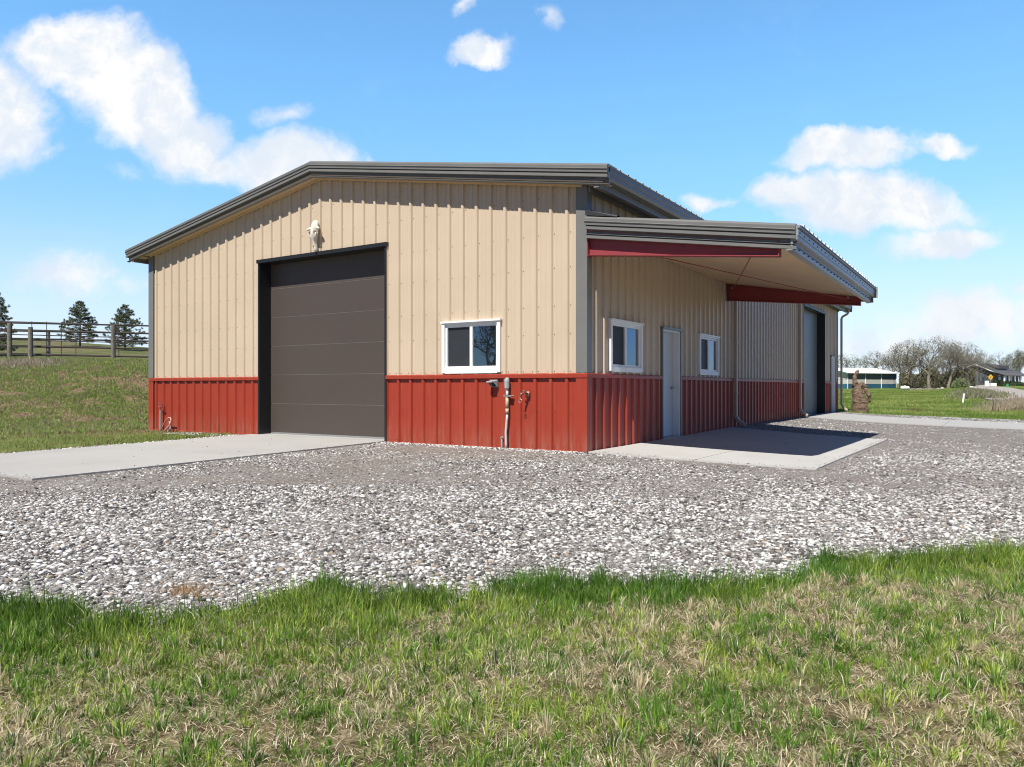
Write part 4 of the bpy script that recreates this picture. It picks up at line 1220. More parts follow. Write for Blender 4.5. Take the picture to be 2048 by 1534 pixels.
# far right lawn
N = 150000
Zr = rng.uniform(29, 125, N) ** 1.0; ar = Zr * rng.uniform(.40, .72, N); X, Y = wd(Zr, ar)
d1, _ = seg(Zr, ar, ROADS[0][0])
k = (Y > far_edge(X) + .1) & (d1 > 2.6); X, Y, Zr = X[k], Y[k], Zr[k]; n = len(X)
lt = sm((fbm(X, Y, .35, 80) - .35) / .3)
C = mixc(np.tile([.16, .25, .04], (n, 1)), np.tile([.36, .40, .11], (n, 1)), lt * rng.uniform(.4, 1.2, n).clip(0, 1)) * rng.uniform(.75, 1.15, (n, 1))
blades('far_lawn_grass', X, Y, rng.uniform(.05, .13, n), rng.uniform(.012, .03, n) * (Zr / 35), rng.uniform(.2, .9, n), C, 'bright green mown grass beyond the gravel yard')
# tall pale dry grass by the track
n = 9000; Zd = rng.uniform(37, 46, n); ad = Zd * .655 + rng.normal(0, 1.0, n) + (Zd - 41) * .1 + 1.2; X, Y = wd(Zd, ad)
blades('dry_grass', X, Y, rng.uniform(.15, .42, n), rng.uniform(.012, .03, n), rng.uniform(.1, .8, n), mixc(np.tile([.50, .41, .29], (n, 1)), np.tile([.30, .24, .16], (n, 1)), rng.random(n)), 'tall pale dry grass beside the gravel track', 'dry grass')
n = 5000; Zd = rng.uniform(50, 90, n); ad = Zd * np.interp(Zd, [50, 90], [.64, .615]) - .5 + rng.normal(0, 1.0, n); X, Y = wd(Zd, ad)
blades('weedy_verge', X, Y, rng.uniform(.2, .5, n), rng.uniform(.03, .06, n), rng.uniform(.1, .8, n), mixc(np.tile([.34, .29, .20], (n, 1)), np.tile([.14, .17, .06], (n, 1)), rng.random(n)), 'weedy dull verge along the far track', 'weeds')

# ------------------------------------------------------------------ FENCES on the left bank
def gz(x, y): return float(hfn(x, y))
def fence(name, label, pts, rails, post_h, post_r, railr, group=None, verticals=0, postmat=WOODPOST):
    x0, y0 = pts[0]
    e = empty(name, (x0, y0, gz(x0, y0)), label, 'fence'); off = e.location
    for (x, y) in pts:
        if post_r:
            m = MB(off); z = gz(x, y); m.tube([(x, y, z - .2), (x, y, z + post_h * .5), (x + .01, y, z + post_h)], [post_r, post_r * .97, post_r * .93], 10)
            m.build('post', postmat, e, smooth=False)
    for rh in rails:
        m = MB(off)
        P = []
        for (xa, ya), (xb, yb) in zip(pts[:-1], pts[1:]):
            for t_ in (0, .5): P.append((xa + (xb - xa) * t_, ya + (yb - ya) * t_))
        P.append(pts[-1])
        m.tube([(x, y - .0, gz(x, y) * .35 + np.interp(x, [pts[0][0], pts[-1][0]], [gz(*pts[0]), gz(*pts[-1])]) * .65 + rh) for x, y in P], railr, 6)
        m.build('rail', PIPE, e)
    if verticals:
        m = MB(off)
        for (xa, ya), (xb, yb) in zip(pts[:-1], pts[1:]):
            for t_ in np.arange(0, 1, 1 / verticals):
                x, y = xa + (xb - xa) * t_, ya + (yb - ya) * t_; z = gz(x, y)
                m.tube([(x, y, z + rails[0] - .03), (x, y, z + rails[-1] + .01)], .016, 6)
        m.build('upright', PIPE, e)
    return e
def W2(Z, a):
    x, y = wd(Z, a); return (float(x), float(y))
fence('post_and_rail_fence', 'weathered round posts with dark pipe rails on the crest of the grass bank', [W2(30.6, -27.4), W2(31.2, -20.9), W2(31.6, -16.8), W2(32.4, -11.5)], [.18, .52, .85, 1.17, 1.50], 1.46, .095, .034)
fence('corral_panel_fence', 'dark tubular corral panels standing just behind the post and rail fence', [W2(35.0, -28.0), W2(35.3, -22.6), W2(35.6, -20.7), W2(36.2, -14.9), W2(37, -9)], [.05, .38, .76, 1.02, 1.26, 1.50, 1.86], 1.60, 0, .023, verticals=3)
# lone posts between
for i, (Zp, ap, hh, lab) in enumerate(((31.0, -19.9, 1.30, 'short weathered post standing beside the taller corner post'), (35.9, -22.2, 1.42, 'grey square topped post behind the corral panels'))):
    x, y = W2(Zp, ap); m = MB((x, y, gz(x, y))); z = gz(x, y)
    m.tube([(x, y, z - .2), (x, y, z + hh * .6), (x - .01, y, z + hh)], [.10, .095, .09], 10)
    o = m.build('fence_post', WOODPOST); o.location = (x, y, z); tag(o, lab, 'post')

# ------------------------------------------------------------------ trees
def tubes_np(segs, n=4):
    """segs: list of (p0,p1,r0,r1) -> V,loops,sizes"""
    P0 = np.array([s[0] for s in segs]); P1 = np.array([s[1] for s in segs]); r0 = np.array([s[2] for s in segs]); r1 = np.array([s[3] for s in segs])
    d = P1 - P0; d /= np.linalg.norm(d, axis=1)[:, None] + 1e-9
    ref = np.where(np.abs(d[:, 2:3]) > .9, [[1., 0, 0]], [[0, 0, 1.]])
    a = np.cross(d, ref); a /= np.linalg.norm(a, axis=1)[:, None]; b = np.cross(d, a)
    V = []
    for (P, r) in ((P0, r0), (P1, r1)):
        for k in range(n):
            t = 2 * math.pi * k / n; V.append(P + (a * math.cos(t) + b * math.sin(t)) * r[:, None])
    V = np.stack(V, 1).reshape(-1, 3)
    m = len(segs); base = (np.arange(m) * 2 * n)[:, None]
    q = np.concatenate([base + [k, (k + 1) % n, n + (k + 1) % n, n + k] for k in range(n)], 1).ravel()
    return V, q, np.full(m * n, 4)
def bare_tree(name, x, y, height, label, group, seed, spread=.8, levels=6, buds=1.0, trunk_r=.03, budmat=BUD, split=3, cat='tree', twig_r=.012, density=1.0):
    rr = random.Random(seed)
    z0 = gz(x, y)
    trunk, crown, tips = [], [], []
    def grow(p, d, ln, r, lev):
        n = 3 if lev < 2 else 2
        q = p
        for i in range(n):
            d = (d + Vector((rr.gauss(0, .16), rr.gauss(0, .16), rr.gauss(0.03, .10)))).normalized()
            q2 = q + d * (ln / n); rb = r * (1 - .35 * (i + 1) / n)
            (trunk if lev < 2 else crown).append((tuple(q), tuple(q2), r * (1 - .35 * i / n), rb))
            q = q2
            if lev >= 2 and lev < levels - 1 and rr.random() < .8 * density:
                sd_ = (d + Vector((rr.gauss(0, .8), rr.gauss(0, .8), rr.gauss(0, .5)))).normalized(); grow(q, sd_, ln * .5, r * .45, lev + 2)
        if lev >= levels: tips.append(q); return
        k = split if lev < 1 else rr.choice((2, 2, 3)); ph = rr.uniform(0, 6.28)
        for j in range(k):
            sp = spread * rr.uniform(.55, 1.05)
            side = d.orthogonal().normalized(); side.rotate(Matrix.Rotation(ph + j * 2 * math.pi / k + rr.uniform(-.4, .4), 3, d))
            nd = (d * (1.0 - .25 * sp) + side * sp * .8 + Vector((0, 0, .10))).normalized()
            grow(q, nd, ln * rr.uniform(.66, .86), max(r * .62, twig_r), lev + 1)
    grow(Vector((0, 0, -.1)), Vector((rr.gauss(0, .05), rr.gauss(0, .05), 1)), height * .27, height * trunk_r, 0)
    mx = max(s[1][2] for s in crown + trunk); k = height / mx
    def scl(L): return [(tuple(c * k for c in a), tuple(c * k for c in b), max(r0, twig_r), max(r1, twig_r)) for a, b, r0, r1 in L]
    e = empty(name, (x, y, z0), label, cat, group)
    V, q, s = tubes_np(scl(trunk), 7); np_mesh('trunk', V, q, s, BARK, e, smooth=True)
    V, q, s = tubes_np(scl(crown), 3); mt = TWIG
    o = np_mesh('crown', V, q, s, TWIG, e)
    if buds > 0 and tips:
        T = np.array([tuple(t * k) for t in tips]); nbd = int(len(T) * buds * 3)
        c = T[rng.integers(0, len(T), nbd)] + rng.normal(0, height * .022, (nbd, 3))
        sz = rng.uniform(.35, 1, nbd)[:, None, None] * height * .0085
        tri = rng.normal(0, 1, (nbd, 3, 3)) * sz + c[:, None]
        np_mesh('buds', tri.reshape(-1, 3), np.arange(nbd * 3), np.full(nbd, 3), budmat, e)
    return e
BUDG = pbr('pale_green_leaves', (.17, .22, .085), .85, var=.3, vscale=1)
BUDD = pbr('dull_olive_leaves', (.125, .125, .062), .9, var=.3, vscale=1)
# pixel column (photo), top height above eye level etc. worked out to metres on site: (distance, right offset, height)
def far_tree(px, top, Zt, seed, label, group, **kw):
    a_ = (px - 1024) / 1500 * Zt; x, y = W2(Zt, a_)
    hgt = CAM[2] + (775 - top) / 1500 * Zt - gz(x, y)
    return bare_tree(kw.pop('name', 'bare_tree'), x, y, hgt, label, group, seed, **kw)
GRP = 'trees in the far row'
far_tree(1690, 706, 190, 1, 'leafing pale green tree behind the left end of the blue barn', None, buds=2.5, budmat=BUDG, name='leafing_tree')
far_tree(1718, 716, 195, 2, 'low leafing tree right behind the barn cupola', None, buds=2.5, budmat=BUDG, name='leafing_tree')
far_tree(1745, 712, 198, 3, 'rounded grey green tree behind the middle of the blue barn', None, buds=2.2, budmat=BUDG, name='leafing_tree')
far_tree(1765, 700, 190, 4, 'grey tree over the right half of the white barn roof', None, buds=1.5)
far_tree(1790, 704, 184, 5, 'thin bare tree over the right corner of the barn', None, buds=.8)
far_tree(1822, 680, 150, 6, 'tall bare tree, left one of the high group', None, buds=1.2, levels=7, spread=.85)
far_tree(1858, 672, 138, 7, 'broadest and tallest bare tree with a thick pale trunk in the far row', None, buds=1.2, levels=7, spread=.95, trunk_r=.034)
far_tree(1896, 676, 145, 8, 'tall dark limbed bare tree right of the broadest one', None, buds=1.0, levels=7, spread=.9)
far_tree(1932, 684, 178, 9, 'open crowned bare tree above the start of the gravel track', None, buds=.8, levels=7, spread=.8)
far_tree(1960, 708, 196, 10, 'low bare tree just left of the dark roofed house', None, buds=1.0)
far_tree(2000, 702, 190, 11, 'bare tree rising behind the house gable', None, buds=1.2)
far_tree(2042, 690, 185, 12, 'large bushy tree behind the right end of the house', None, buds=2.4, budmat=BUDD, levels=7)
far_tree(2085, 700, 190, 13, 'tree cut by the right edge of the photo behind the house', None, buds=2.0)
for i in range(12):
    px = 1806 + i * 12.2 + random.uniform(-5, 5)
    far_tree(px, 712 + random.uniform(-14, 12), 158 + random.uniform(-6, 10), 40 + i, 'one of the smaller grey bare trees filling the row under the tall crowns', GRP, levels=6, buds=1.6, spread=.75)
# undergrowth along the foot of the row
N = 26000
pu = rng.uniform(1800, 1950, N); Zu = rng.uniform(146, 175, N); au = (pu - 1024) / 1500 * Zu; X, Y = wd(Zu, au)
hu = rng.uniform(0, 1, N) ** 1.3 * 3.6 * (.6 + .6 * vnoise(pu, pu * 0, .06, 9))
c = np.stack([X, Y, hfn(X, Y) + hu], 1); tri = rng.normal(0, 1, (N, 3, 3)) * np.array([.14, .14, .22]) + c[:, None]
Cc = np.repeat(mixc(np.tile([.15, .13, .10], (N, 1)), np.tile([.14, .15, .065], (N, 1)), (rng.random(N) < .4) * 1.0) * rng.uniform(.5, 1.2, (N, 1)), 3, 0)
tag(np_mesh('undergrowth', tri.reshape(-1, 3), np.arange(N * 3), np.full(N, 3), attrmat('brushwood', .9), colors=Cc), 'tangled brush along the foot of the far trees', 'brush', kind='stuff')
# a bare tree stands behind the photographer (seen mirrored in the gable window)
bare_tree('bare_tree', -15.3, -19.5, 6.4, 'bare tree behind the camera, its branches mirrored in the upper part of the gable window', None, 77, spread=.9, levels=7, buds=0, trunk_r=.022, twig_r=.012)
bare_tree('bare_tree', -20.9, -27.0, 6.0, 'smaller bare tree behind the camera, mirrored low in the gable window', None, 78, spread=.9, levels=7, buds=0, trunk_r=.025, twig_r=.014)

def pine(x, y, height, width, label, seed, grey=.35, ragged=.25):
    rr = random.Random(seed); z0 = gz(x, y)
    e = empty('pine_tree', (x, y, z0), label, 'tree')
    m = MB(); m.tube([(0, 0, -.2), (.02, 0, height * .5), (0, 0, height * .97)], [height * .022, height * .014, .012], 8); m.build('trunk', PINEB, e)
    segs, cl = [], []
    nw = 24
    for i in range(nw):
        f = i / (nw - 1); z = height * (.10 + .86 * f)
        ml = width * .5 * (1 - f) ** .75 * (1.0 if f > .12 else .8) + .10
        nb_ = 8 if f < .8 else 5
        for j in range(nb_):
            a_ = rr.uniform(0, 6.283); ln = ml * rr.uniform(1 - ragged * 2, 1.08); up = .15 + .75 * f + rr.uniform(-.1, .15)
            p = Vector((0, 0, z)); d = Vector((math.cos(a_), math.sin(a_), up * .55)).normalized()
            q = p + d * ln; segs.append((tuple(p), tuple(q), .022 * (1 - f) + .008, .006))
            ng = max(2, int(ln / .16))
            for g in range(ng):
                t_ = (g + 1) / ng
                if t_ < .50 and f < .80 and rr.random() < .9: continue
                c_ = p + d * ln * t_ + Vector((rr.gauss(0, .05), rr.gauss(0, .05), rr.gauss(0, .04)))
                inner = (f < .55 and t_ < .8 and rr.random() < grey * 1.6)
                cl.append((c_, d, inner))
                if t_ > .6:
                    for s_ in (-1, 1):
                        sd_ = Vector((-d.y, d.x, .3)) * s_; cl.append((c_ + sd_ * rr.uniform(.06, .16), (d + sd_ * .7).normalized(), inner and rr.random() < .7))
    V, q, s = tubes_np(segs, 3); np_mesh('branches', V, q, s, PINEB, e)
    for nm, mt, sel in (('needles', NEED, False), ('bare_twigs', NEEDG, True)):
        L = [c_ for c_ in cl if c_[2] == sel]
        if not L: continue
        c_ = np.array([tuple(c[0]) for c in L]); d = np.array([tuple(c[1]) for c in L]); nn = 26 if not sel else 10
        c_ = np.repeat(c_, nn, 0); d = np.repeat(d, nn, 0); N = len(c_)
        dr_ = d * .6 + rng.normal(0, .55, (N, 3)); dr_ /= np.linalg.norm(dr_, axis=1)[:, None]
        ln = rng.uniform(.07, .15, N)[:, None]; sd_ = np.cross(dr_, rng.normal(0, 1, (N, 3))); sd_ /= np.linalg.norm(sd_, axis=1)[:, None]
        b = c_ + rng.normal(0, .035, (N, 3)); wn = .013 if not sel else .008
        tri = np.stack([b - sd_ * wn, b + sd_ * wn, b + dr_ * ln], 1)
        np_mesh(nm, tri.reshape(-1, 3), np.arange(N * 3), np.full(N, 3), mt, e)
    return e
def pine_at(px, base_y, Zt, hpx, wpx, label, seed, **kw):
    x, y = W2(Zt, (px - 1024) / 1500 * Zt)
    return pine(x, y, hpx / 1500 * Zt, wpx / 1500 * Zt, label, seed, **kw)
pine_at(160, 688, 74, 92, 82, 'rounded dark pine beyond the fence, middle of the three', 5, ragged=.25, grey=.5)
pine_at(250, 698, 72, 92, 86, 'pointed pine beyond the fence nearest the building', 6, ragged=.3, grey=.35)
pine_at(-6, 700, 56, 132, 72, 'tallest pine, cut by the left edge of the photo', 8, ragged=.35)

# ------------------------------------------------------------------ far right: barn, house, sign, tank, posts
def at(px, Zt): return W2(Zt, (px - 1024) / 1500 * Zt)
bx, by = at(1694, 160)
bz = gz(bx, by)
bb = empty('blue_barn', (bx, by, bz), 'long low blue and grey barn with a white roof and small cupola', 'barn'); off = bb.location
A0 = Vector((*at(1694, 160), 0)); A1 = Vector((*at(1793, 168), 0)); U = (A1 - A0).normalized(); Vn = Vector((-U.y, U.x, 0))
if Vn.dot(Vector((-SN, CS, 0))) < 0: Vn = -Vn
LN = (A1 - A0).length; DP = 11.0
def bp_(s, t, z): q = A0 + U * s + Vn * t; return (q.x, q.y, bz + z)
def bbox(m, s0, s1, t0, t1, z0, z1):
    m.add([bp_(s0, t0, z0), bp_(s1, t0, z0), bp_(s1, t1, z0), bp_(s0, t1, z0), bp_(s0, t0, z1), bp_(s1, t0, z1), bp_(s1, t1, z1), bp_(s0, t1, z1)],
          [(0, 3, 2, 1), (4, 5, 6, 7), (0, 1, 5, 4), (1, 2, 6, 5), (2, 3, 7, 6), (3, 0, 4, 7)])
m = MB(off); bbox(m, 0, LN, 0, DP, -.3, 1.05); m.build('blue_wainscot', BBLUE, bb)
m = MB(off); bbox(m, .01, LN - .01, .01, DP, 1.05, 2.05); m.build('light_wall_band', BGREY, bb)
m = MB(off); bbox(m, 0, LN, 0, DP, 2.05, 3.42); m.build('slate_wall_band', BSLATE, bb)
m = MB(off)
m.add([bp_(-.02, -.02, 2.05), bp_(-.02, DP + .02, 2.05), bp_(-.02, DP + .02, 3.4), bp_(-.02, DP / 2, 4.5), bp_(-.02, -.02, 3.4)], [(0, 1, 2, 3, 4)])
m.build('gable_wall', BGREY, bb)
m = MB(off)
for t0, t1 in ((-.5, DP / 2), (DP + .5, DP / 2)):
    m.add([bp_(-.6, t0, 3.42), bp_(LN + .6, t0, 3.42), bp_(LN + .6, t1, 4.65), bp_(-.6, t1, 4.65), bp_(-.6, t0, 3.30), bp_(LN + .6, t0, 3.30), bp_(LN + .6, t1, 4.53), bp_(-.6, t1, 4.53)],
          [(0, 1, 2, 3), (4, 5, 6, 7), (0, 1, 5, 4), (1, 2, 6, 5), (3, 0, 4, 7)])
m.build('roof', BWHITE, bb)
m = MB(off); m.add([bp_(-.62, -.5, 3.42), bp_(-.62, DP / 2, 4.65), bp_(-.62, DP + .5, 3.42), bp_(-.62, DP + .5, 3.1), bp_(-.62, DP / 2, 4.3), bp_(-.62, -.5, 3.1)], [(0, 1, 4, 5), (1, 2, 3, 4)]); m.build('teal_fascia', BTEAL, bb)
for s_ in (.15, LN * .36, LN * .68, LN - .15):
    m = MB(off); m.tube([bp_(s_, -.06, 0), bp_(s_, -.06, 3.3)], .075, 6); m.build('downspout', BWHITE, bb)
m = MB(off); q_ = LN * .10; bbox(m, q_ - .45, q_ + .45, DP / 2 - .45, DP / 2 + .45, 4.4, 5.1); cu = m.build('cupola', BBLUE, bb)
m = MB(off); m.add([bp_(q_ - .65, DP / 2 - .65, 5.1), bp_(q_ + .65, DP / 2 - .65, 5.1), bp_(q_ + .65, DP / 2 + .65, 5.1), bp_(q_ - .65, DP / 2 + .65, 5.1), bp_(q_, DP / 2, 5.7)], [(0, 1, 2, 3), (0, 1, 4), (1, 2, 4), (2, 3, 4), (3, 0, 4)]); m.build('cupola_roof', BWHITE, cu)

hx, hy_ = at(1990, 156); hz = gz(hx, hy_)
hh_ = empty('dark_roofed_house', (hx, hy_, hz), 'blue grey house with steep dark shingle roof and a front porch', 'house'); off = hh_.location
H0 = Vector((*at(1991, 156), 0)); H1 = H0 + (Vector((CS, SN, 0)) * math.cos(R(38)) + Vector((-SN, CS, 0)) * math.sin(R(38))) * 15.0; U = (H1 - H0).normalized(); Vn = Vector((-U.y, U.x, 0))
if Vn.dot(Vector((-SN, CS, 0))) < 0: Vn = -Vn
A0 = H0; bz = hz; LN = (H1 - H0).length
zr = lambda px_y, Zt: CAM[2] + (775 - px_y) / 1500 * Zt - hz
m = MB(off); bbox(m, .6, LN, .8, 7.2, -.4, 3.3)
m.add([bp_(.6, .8, 3.3), bp_(.6, 7.2, 3.3), bp_(.6, 4.0, 5.5)], [(0, 1, 2)]); m.build('wall', HSIDE, hh_)
m = MB(off)
zrg, zev = zr(727, 160), 2.75
for t0 in (.1, 7.9):
    m.add([bp_(-.1, t0, zev), bp_(LN + .5, t0, zev), bp_(LN + .5, 4.0, zrg), bp_(-.1, 4.0, zrg), bp_(-.1, t0, zev - .18), bp_(LN + .5, t0, zev - .18), bp_(LN + .5, 4.0, zrg - .18), bp_(-.1, 4.0, zrg - .18)],
          [(0, 1, 2, 3), (4, 5, 6, 7), (0, 1, 5, 4), (1, 2, 6, 5), (3, 0, 4, 7)])
rf = m.build('roof', SHING, hh_)
m = MB(off)
m.add([bp_(4.6, 1.0, zev + .8), bp_(10.5, 1.0, zev + .8), bp_(10.5, 4.0, zrg - .05), bp_(4.6, 4.0, zrg - .05), bp_(4.6, 1.0, zev + 1.5), bp_(10.5, 1.0, zev + 1.5), bp_(10.5, 3.8, zrg + .02), bp_(4.6, 3.8, zrg + .02)],
      [(0, 1, 5, 4), (4, 5, 6, 7), (0, 4, 7, 3), (1, 2, 6, 5)])
m.build('shed_dormer', SHING, rf)
m = MB(off); m.add([bp_(-.12, .1, zev), bp_(-.12, 4.0, zrg), bp_(-.12, 7.9, zev), bp_(-.12, 7.9, zev - .2), bp_(-.12, 4.0, zrg - .25), bp_(-.12, .1, zev - .2)], [(0, 1, 4, 5), (1, 2, 3, 4)]); m.build('white_bargeboard', WHITE, rf)
m = MB(off); m.add([bp_(-.3, -1.9, 2.05), bp_(LN, -1.9, 2.05), bp_(LN, .8, 2.95), bp_(-.3, .8, 2.95), bp_(-.3, -1.9, 1.9), bp_(LN, -1.9, 1.9)], [(0, 1, 2, 3), (0, 1, 5, 4)]); m.build('porch_roof', SHING, hh_)
m = MB(off); bbox(m, .6, LN, .70, .79, 0, 2.6); m.build('dark_porch_wall', HDARK, hh_)
for s_ in (.2, 2.8, 6.0, 9.4, 12.5):
    m = MB(off); bbox(m, s_ - .12, s_ + .12, -1.7, -1.46, -.2, 1.95); m.build('porch_post', WHITE, hh_)
for s_ in (4.0, 7.4, 10.6):
    m = MB(off); bbox(m, s_ - .5, s_ + .5, .62, .69, .9, 2.1); f_ = m.build('window', WHITE, hh_)
    m = MB(off); bbox(m, s_ - .42, s_ + .42, .58, .61, .98, 2.02); m.build('pane', GLASS, f_)
m = MB(off); bbox(m, .5, .58, 3.4, 4.6, 3.2, 4.2); f_ = m.build('window', WHITE, hh_); m = MB(off); bbox(m, .44, .49, 3.5, 4.5, 3.3, 4.1); m.build('pane', GLASS, f_)
# hedge in front of the house
def shrub(px, Zt, rx, rz, label, seed, matr=HEDGE):
    x, y = at(px, Zt); z = gz(x, y); N = 1400
    d = rng.normal(0, 1, (N, 3)); d /= np.linalg.norm(d, axis=1)[:, None]; rad = rng.uniform(.55, 1.0, N)[:, None] ** .6
    c = d * rad * np.array([rx, rx * .6, rz]); c[:, 2] = np.abs(c[:, 2])
    tri = rng.normal(0, .11, (N, 3, 3)) + c[:, None]
    e = empty('shrub', (x, y, z), label, 'shrub'); np_mesh('foliage', tri.reshape(-1, 3), np.arange(N * 3), np.full(N, 3), matr, e)
    m = MB(); m.tube([(0, 0, -.1), (0, 0, rz * .6)], .06, 6); m.build('stem', PINEB, e); return e
shrub(1992, 150, 1.3, 1.2, 'dark shrub in front of the house porch, left one', 1)
shrub(2022, 149, 2.6, 1.0, 'wide low dark hedge in front of the house porch', 2)
shrub(1922, 132, 1.5, 1.7, 'pale green bush beside the track under the far trees', 3, BUDG)

# yellow diamond sign
x, y = at(1981, 140); z = gz(x, y)
sg = empty('road_sign', (x, y, z), 'yellow diamond road sign with a black mark in front of the house', 'road sign')
zc = CAM[2] + (775 - 754) / 1500 * 140 - z
m = MB(); m.tube([(0, 0, -.2), (0, 0, zc)], .04, 6); m.build('post', STEEL, sg)
r_ = Vector((CS, SN, 0)); f_ = Vector((-SN, CS, 0))
def dia(m, s_, o0, o1, cz=zc):
    vs_ = []
    for o_ in (o0, o1):
        for (a_, b_) in ((s_, 0), (0, s_), (-s_, 0), (0, -s_)): p = r_ * a_ + f_ * o_; vs_.append((p.x, p.y, cz + b_))
    m.add(vs_, [(0, 1, 2, 3), (7, 6, 5, 4), (0, 1, 5, 4), (1, 2, 6, 5), (2, 3, 7, 6), (3, 0, 4, 7)])
m = MB(); dia(m, .52, -.06, -.04); m.build('sign_face', YEL, sg)
m = MB()
def bar(m, a0, b0, a1, b1, t_=.07):
    d = Vector((a1 - a0, b1 - b0)).normalized(); n_ = Vector((-d.y, d.x)) * t_; vs_ = []
    for o_ in (-.075, -.062):
        for (a_, b_) in ((a0 + n_.x, b0 + n_.y), (a1 + n_.x, b1 + n_.y), (a1 - n_.x, b1 - n_.y), (a0 - n_.x, b0 - n_.y)): p = r_ * a_ + f_ * o_; vs_.append((p.x, p.y, zc + b_))
    m.add(vs_, [(0, 1, 2, 3), (7, 6, 5, 4), (0, 1, 5, 4), (1, 2, 6, 5), (2, 3, 7, 6), (3, 0, 4, 7)])
bar(m, -.16, .0, .16, .0, .05); bar(m, .0, -.16, .0, .08, .05)
m.build('sign_symbol', BLK, sg)
# white block wall under the sign, green box, white marker post, propane tank, rocks
x, y = at(1983, 146); z = gz(x, y); m = MB((x, y, z))
for (a_, h_) in ((-.9, 1.05), (.0, .62), (.6, .62)):
    c_ = Vector((x, y, z)) + r_ * a_; m.box(c_.x - .35, c_.y - .2, z - .2, c_.x + .35, c_.y + .2, z + h_)
o = m.build('white_planter', WHITE, bevel=.03); o.location = (x, y, z); tag(o, 'stepped white block planter below the yellow sign', 'planter')
x, y = at(2015, 128); z = gz(x, y); m = MB((x, y, z)); m.box(x - .16, y - .16, z - .1, x + .16, y + .16, z + .55); m.box(x - .19, y - .19, z + .55, x + .19, y + .19, z + .62)
o = m.build('utility_box', GRN, bevel=.02); o.location = (x, y, z); tag(o, 'small green utility box beside the pale road', 'utility box')
x, y = at(1925, 45.5); z = gz(x, y); m = MB((x, y, z)); p1 = r_ * .10
m.tube([(x, y, z - .1), (x + p1.x, y + p1.y, z + .56)], .055, 12); m.tube([(x + p1.x, y + p1.y, z + .56), (x + p1.x, y + p1.y, z + .59)], .062, 12)
o = m.build('marker_post', WHITE); o.location = (x, y, z); tag(o, 'leaning white pipe marker post standing in the green lawn', 'marker post')
x, y = at(1810, 112); z = gz(x, y)
tk = empty('propane_tank', (x, y, z), 'white horizontal propane tank on the lawn right of the blue barn', 'tank')
m = MB(); L = .48
ax_ = [(-L - .18, .05), (-L - .12, .20), (-L, .27), (L, .27), (L + .12, .20), (L + .18, .05)]
m.tube([(CS * s_, SN * s_, .45) for s_, _ in ax_], [r for _, r in ax_], 14); m.build('vessel', WHITE, tk, smooth=True)
for s_ in (-.4, .4):
    m = MB(); m.box(CS * s_ - .08, SN * s_ - .15, -.1, CS * s_ + .08, SN * s_ + .15, .24); m.build('leg', STEEL, tk)
m = MB(); m.tube([(0, 0, .68), (0, 0, .82)], .10, 10); m.build('dome', WHITE, tk)
for i, (px, Zt, r) in enumerate(((1836, 134, .30), (1842, 135, .22), (1876, 136, .28), (1884, 134, .36), (1908, 133, .34), (1915, 132, .25), (1942, 125, .34))):
    x, y = at(px, Zt); z = gz(x, y)
    v = ICO_V * (1 + rng.uniform(-.2, .2, (12, 1))) * np.array([r, r * .7, r * .55]) + np.array([0, 0, r * .2])
    o = np_mesh('rock', v, ICO_F.ravel(), np.full(20, 3), ROCK if i < 6 else WHITE); o.location = (x, y, z)
    tag(o, 'grey boulder in the line at the foot of the far trees' if i < 6 else 'pale boulder at the head of the gravel track', 'rock', 'boulders under the far trees' if i < 6 else None)
# saplings
for i, (px, Zt, hh2, lab) in enumerate(((1932, 62, 1.9, 'thin sapling just right of the white marker post'), (1939, 84, 1.7, 'slender sapling at the verge of the track'), (1948, 78, 2.1, 'sapling beside the gravel track, second along'),
                                        (1956, 74, 2.4, 'tallest twiggy sapling beside the gravel track'), (1969, 40, .95, 'small bare sapling in the open lawn'), (1981, 33.5, .85, 'knee high dead stalk with a tuft at the gravel edge'))):
    x, y = at(px, Zt); bare_tree('sapling', x, y, hh2, lab, None, 90 + i, levels=3, buds=0, spread=.5, trunk_r=.012, twig_r=.008, cat='sapling')
n = 300; x, y = at(1830, 35.8); X = x + rng.normal(0, .18, n); Y = y + rng.normal(0, .12, n)
blades('weed_tuft', X, Y, rng.uniform(.1, .32, n), rng.uniform(.01, .02, n), rng.uniform(.1, .7, n), np.tile([.26, .25, .09], (n, 1)) * rng.uniform(.6, 1.2, (n, 1)), 'yellowish weed tuft in the lawn right of the carved stump', 'weed')
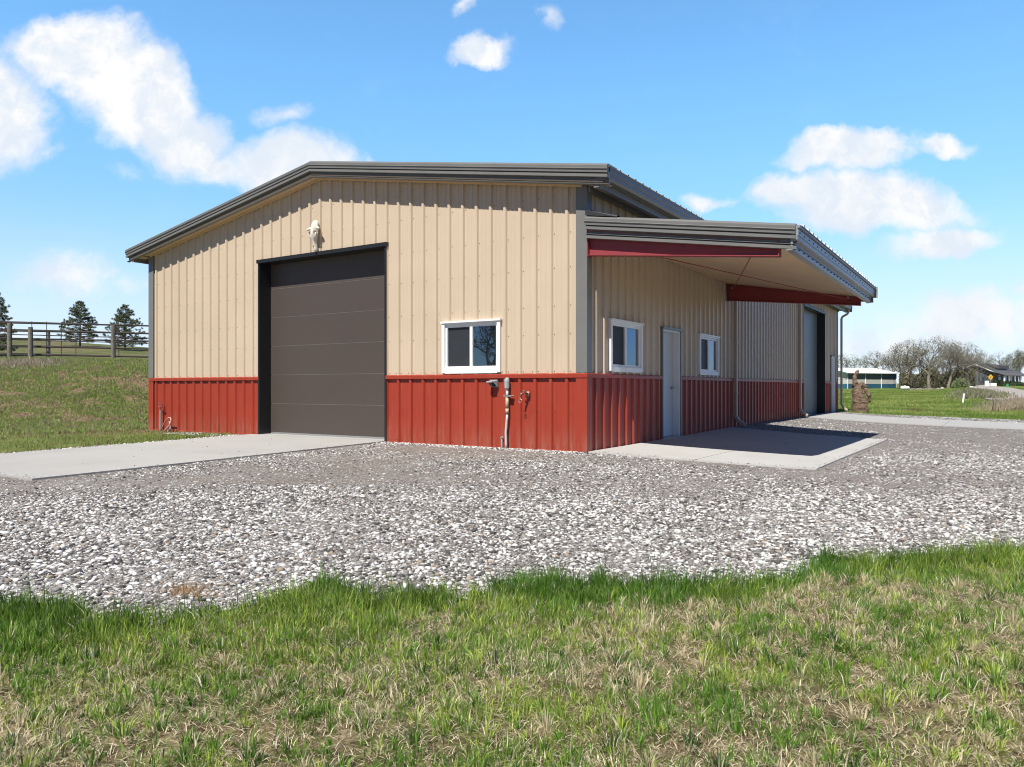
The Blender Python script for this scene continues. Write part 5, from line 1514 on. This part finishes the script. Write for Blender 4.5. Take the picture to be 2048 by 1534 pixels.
# low drystone kerb of dark mulch by the barn
x, y = at(1800, 126); z = gz(x, y); m = MB((x, y, z))
for k in range(7):
    c_ = Vector((x, y, z)) + r_ * (k * 1.0 + .3); m.tube([(c_.x, c_.y, z - .05), (c_.x + r_.x * 1.2, c_.y + r_.y * 1.2, z + .05)], .22, 6)
o = m.build('log_row', BARK); o.location = (x, y, z); tag(o, 'row of dark logs lying on the lawn behind the propane tank', 'logs')

# carved wooden sculpture
def carving():
    Zc_ = 31.6; x, y = at(1720, Zc_); z = gz(x, y)
    e = empty('carved_sculpture', (x, y, z), 'tall rough brown carved wood sculpture with one raised arm near the far corner', 'sculpture')
    s_ = Zc_ / 1500
    def pt(px, py, d=0): v_ = r_ * ((px - 1720) * s_) + f_ * d; return (v_.x, v_.y, (824 - py) * s_)
    def lump(name, pts, rad, n=14, parent=e, mat=CARVED):
        m = MB(); P = []
        m.tube([pt(*p) for p in pts], [r * s_ for r in rad], n)
        o = m.build(name, mat, parent, smooth=True)
        md = o.modifiers.new('sub', 'SUBSURF'); md.levels = 2; md.render_levels = 2
        tx = bpy.data.textures.new('lumps', 'CLOUDS'); tx.noise_scale = .16
        dm = o.modifiers.new('disp', 'DISPLACE'); dm.texture = tx; dm.strength = .14; dm.mid_level = .5
        return o
    lump('body', [(1720, 826), (1720, 823), (1720, 810), (1719, 797), (1716, 785), (1714, 775), (1712, 765)], [15, 16.5, 15.5, 13.5, 11, 9, 6.5])
    lump('raised_arm', [(1710, 772), (1710, 765), (1710, 757), (1711, 750), (1714, 744), (1716, 739)], [7, 5.5, 4.6, 4.4, 4.0, 2.0], 10)
    lump('head', [(1719, 770), (1722, 767), (1726, 770), (1731, 773), (1735, 773)], [4, 5.5, 5.5, 4.8, 3.4], 10)
    lump('lowered_arm', [(1729, 774, -.05), (1733, 783, -.08), (1736, 791, -.1), (1738, 798, -.1), (1736, 804, -.08)], [3.5, 4.0, 4.2, 4.2, 2.5], 10)
carving()
print('objects', len(bpy.data.objects))
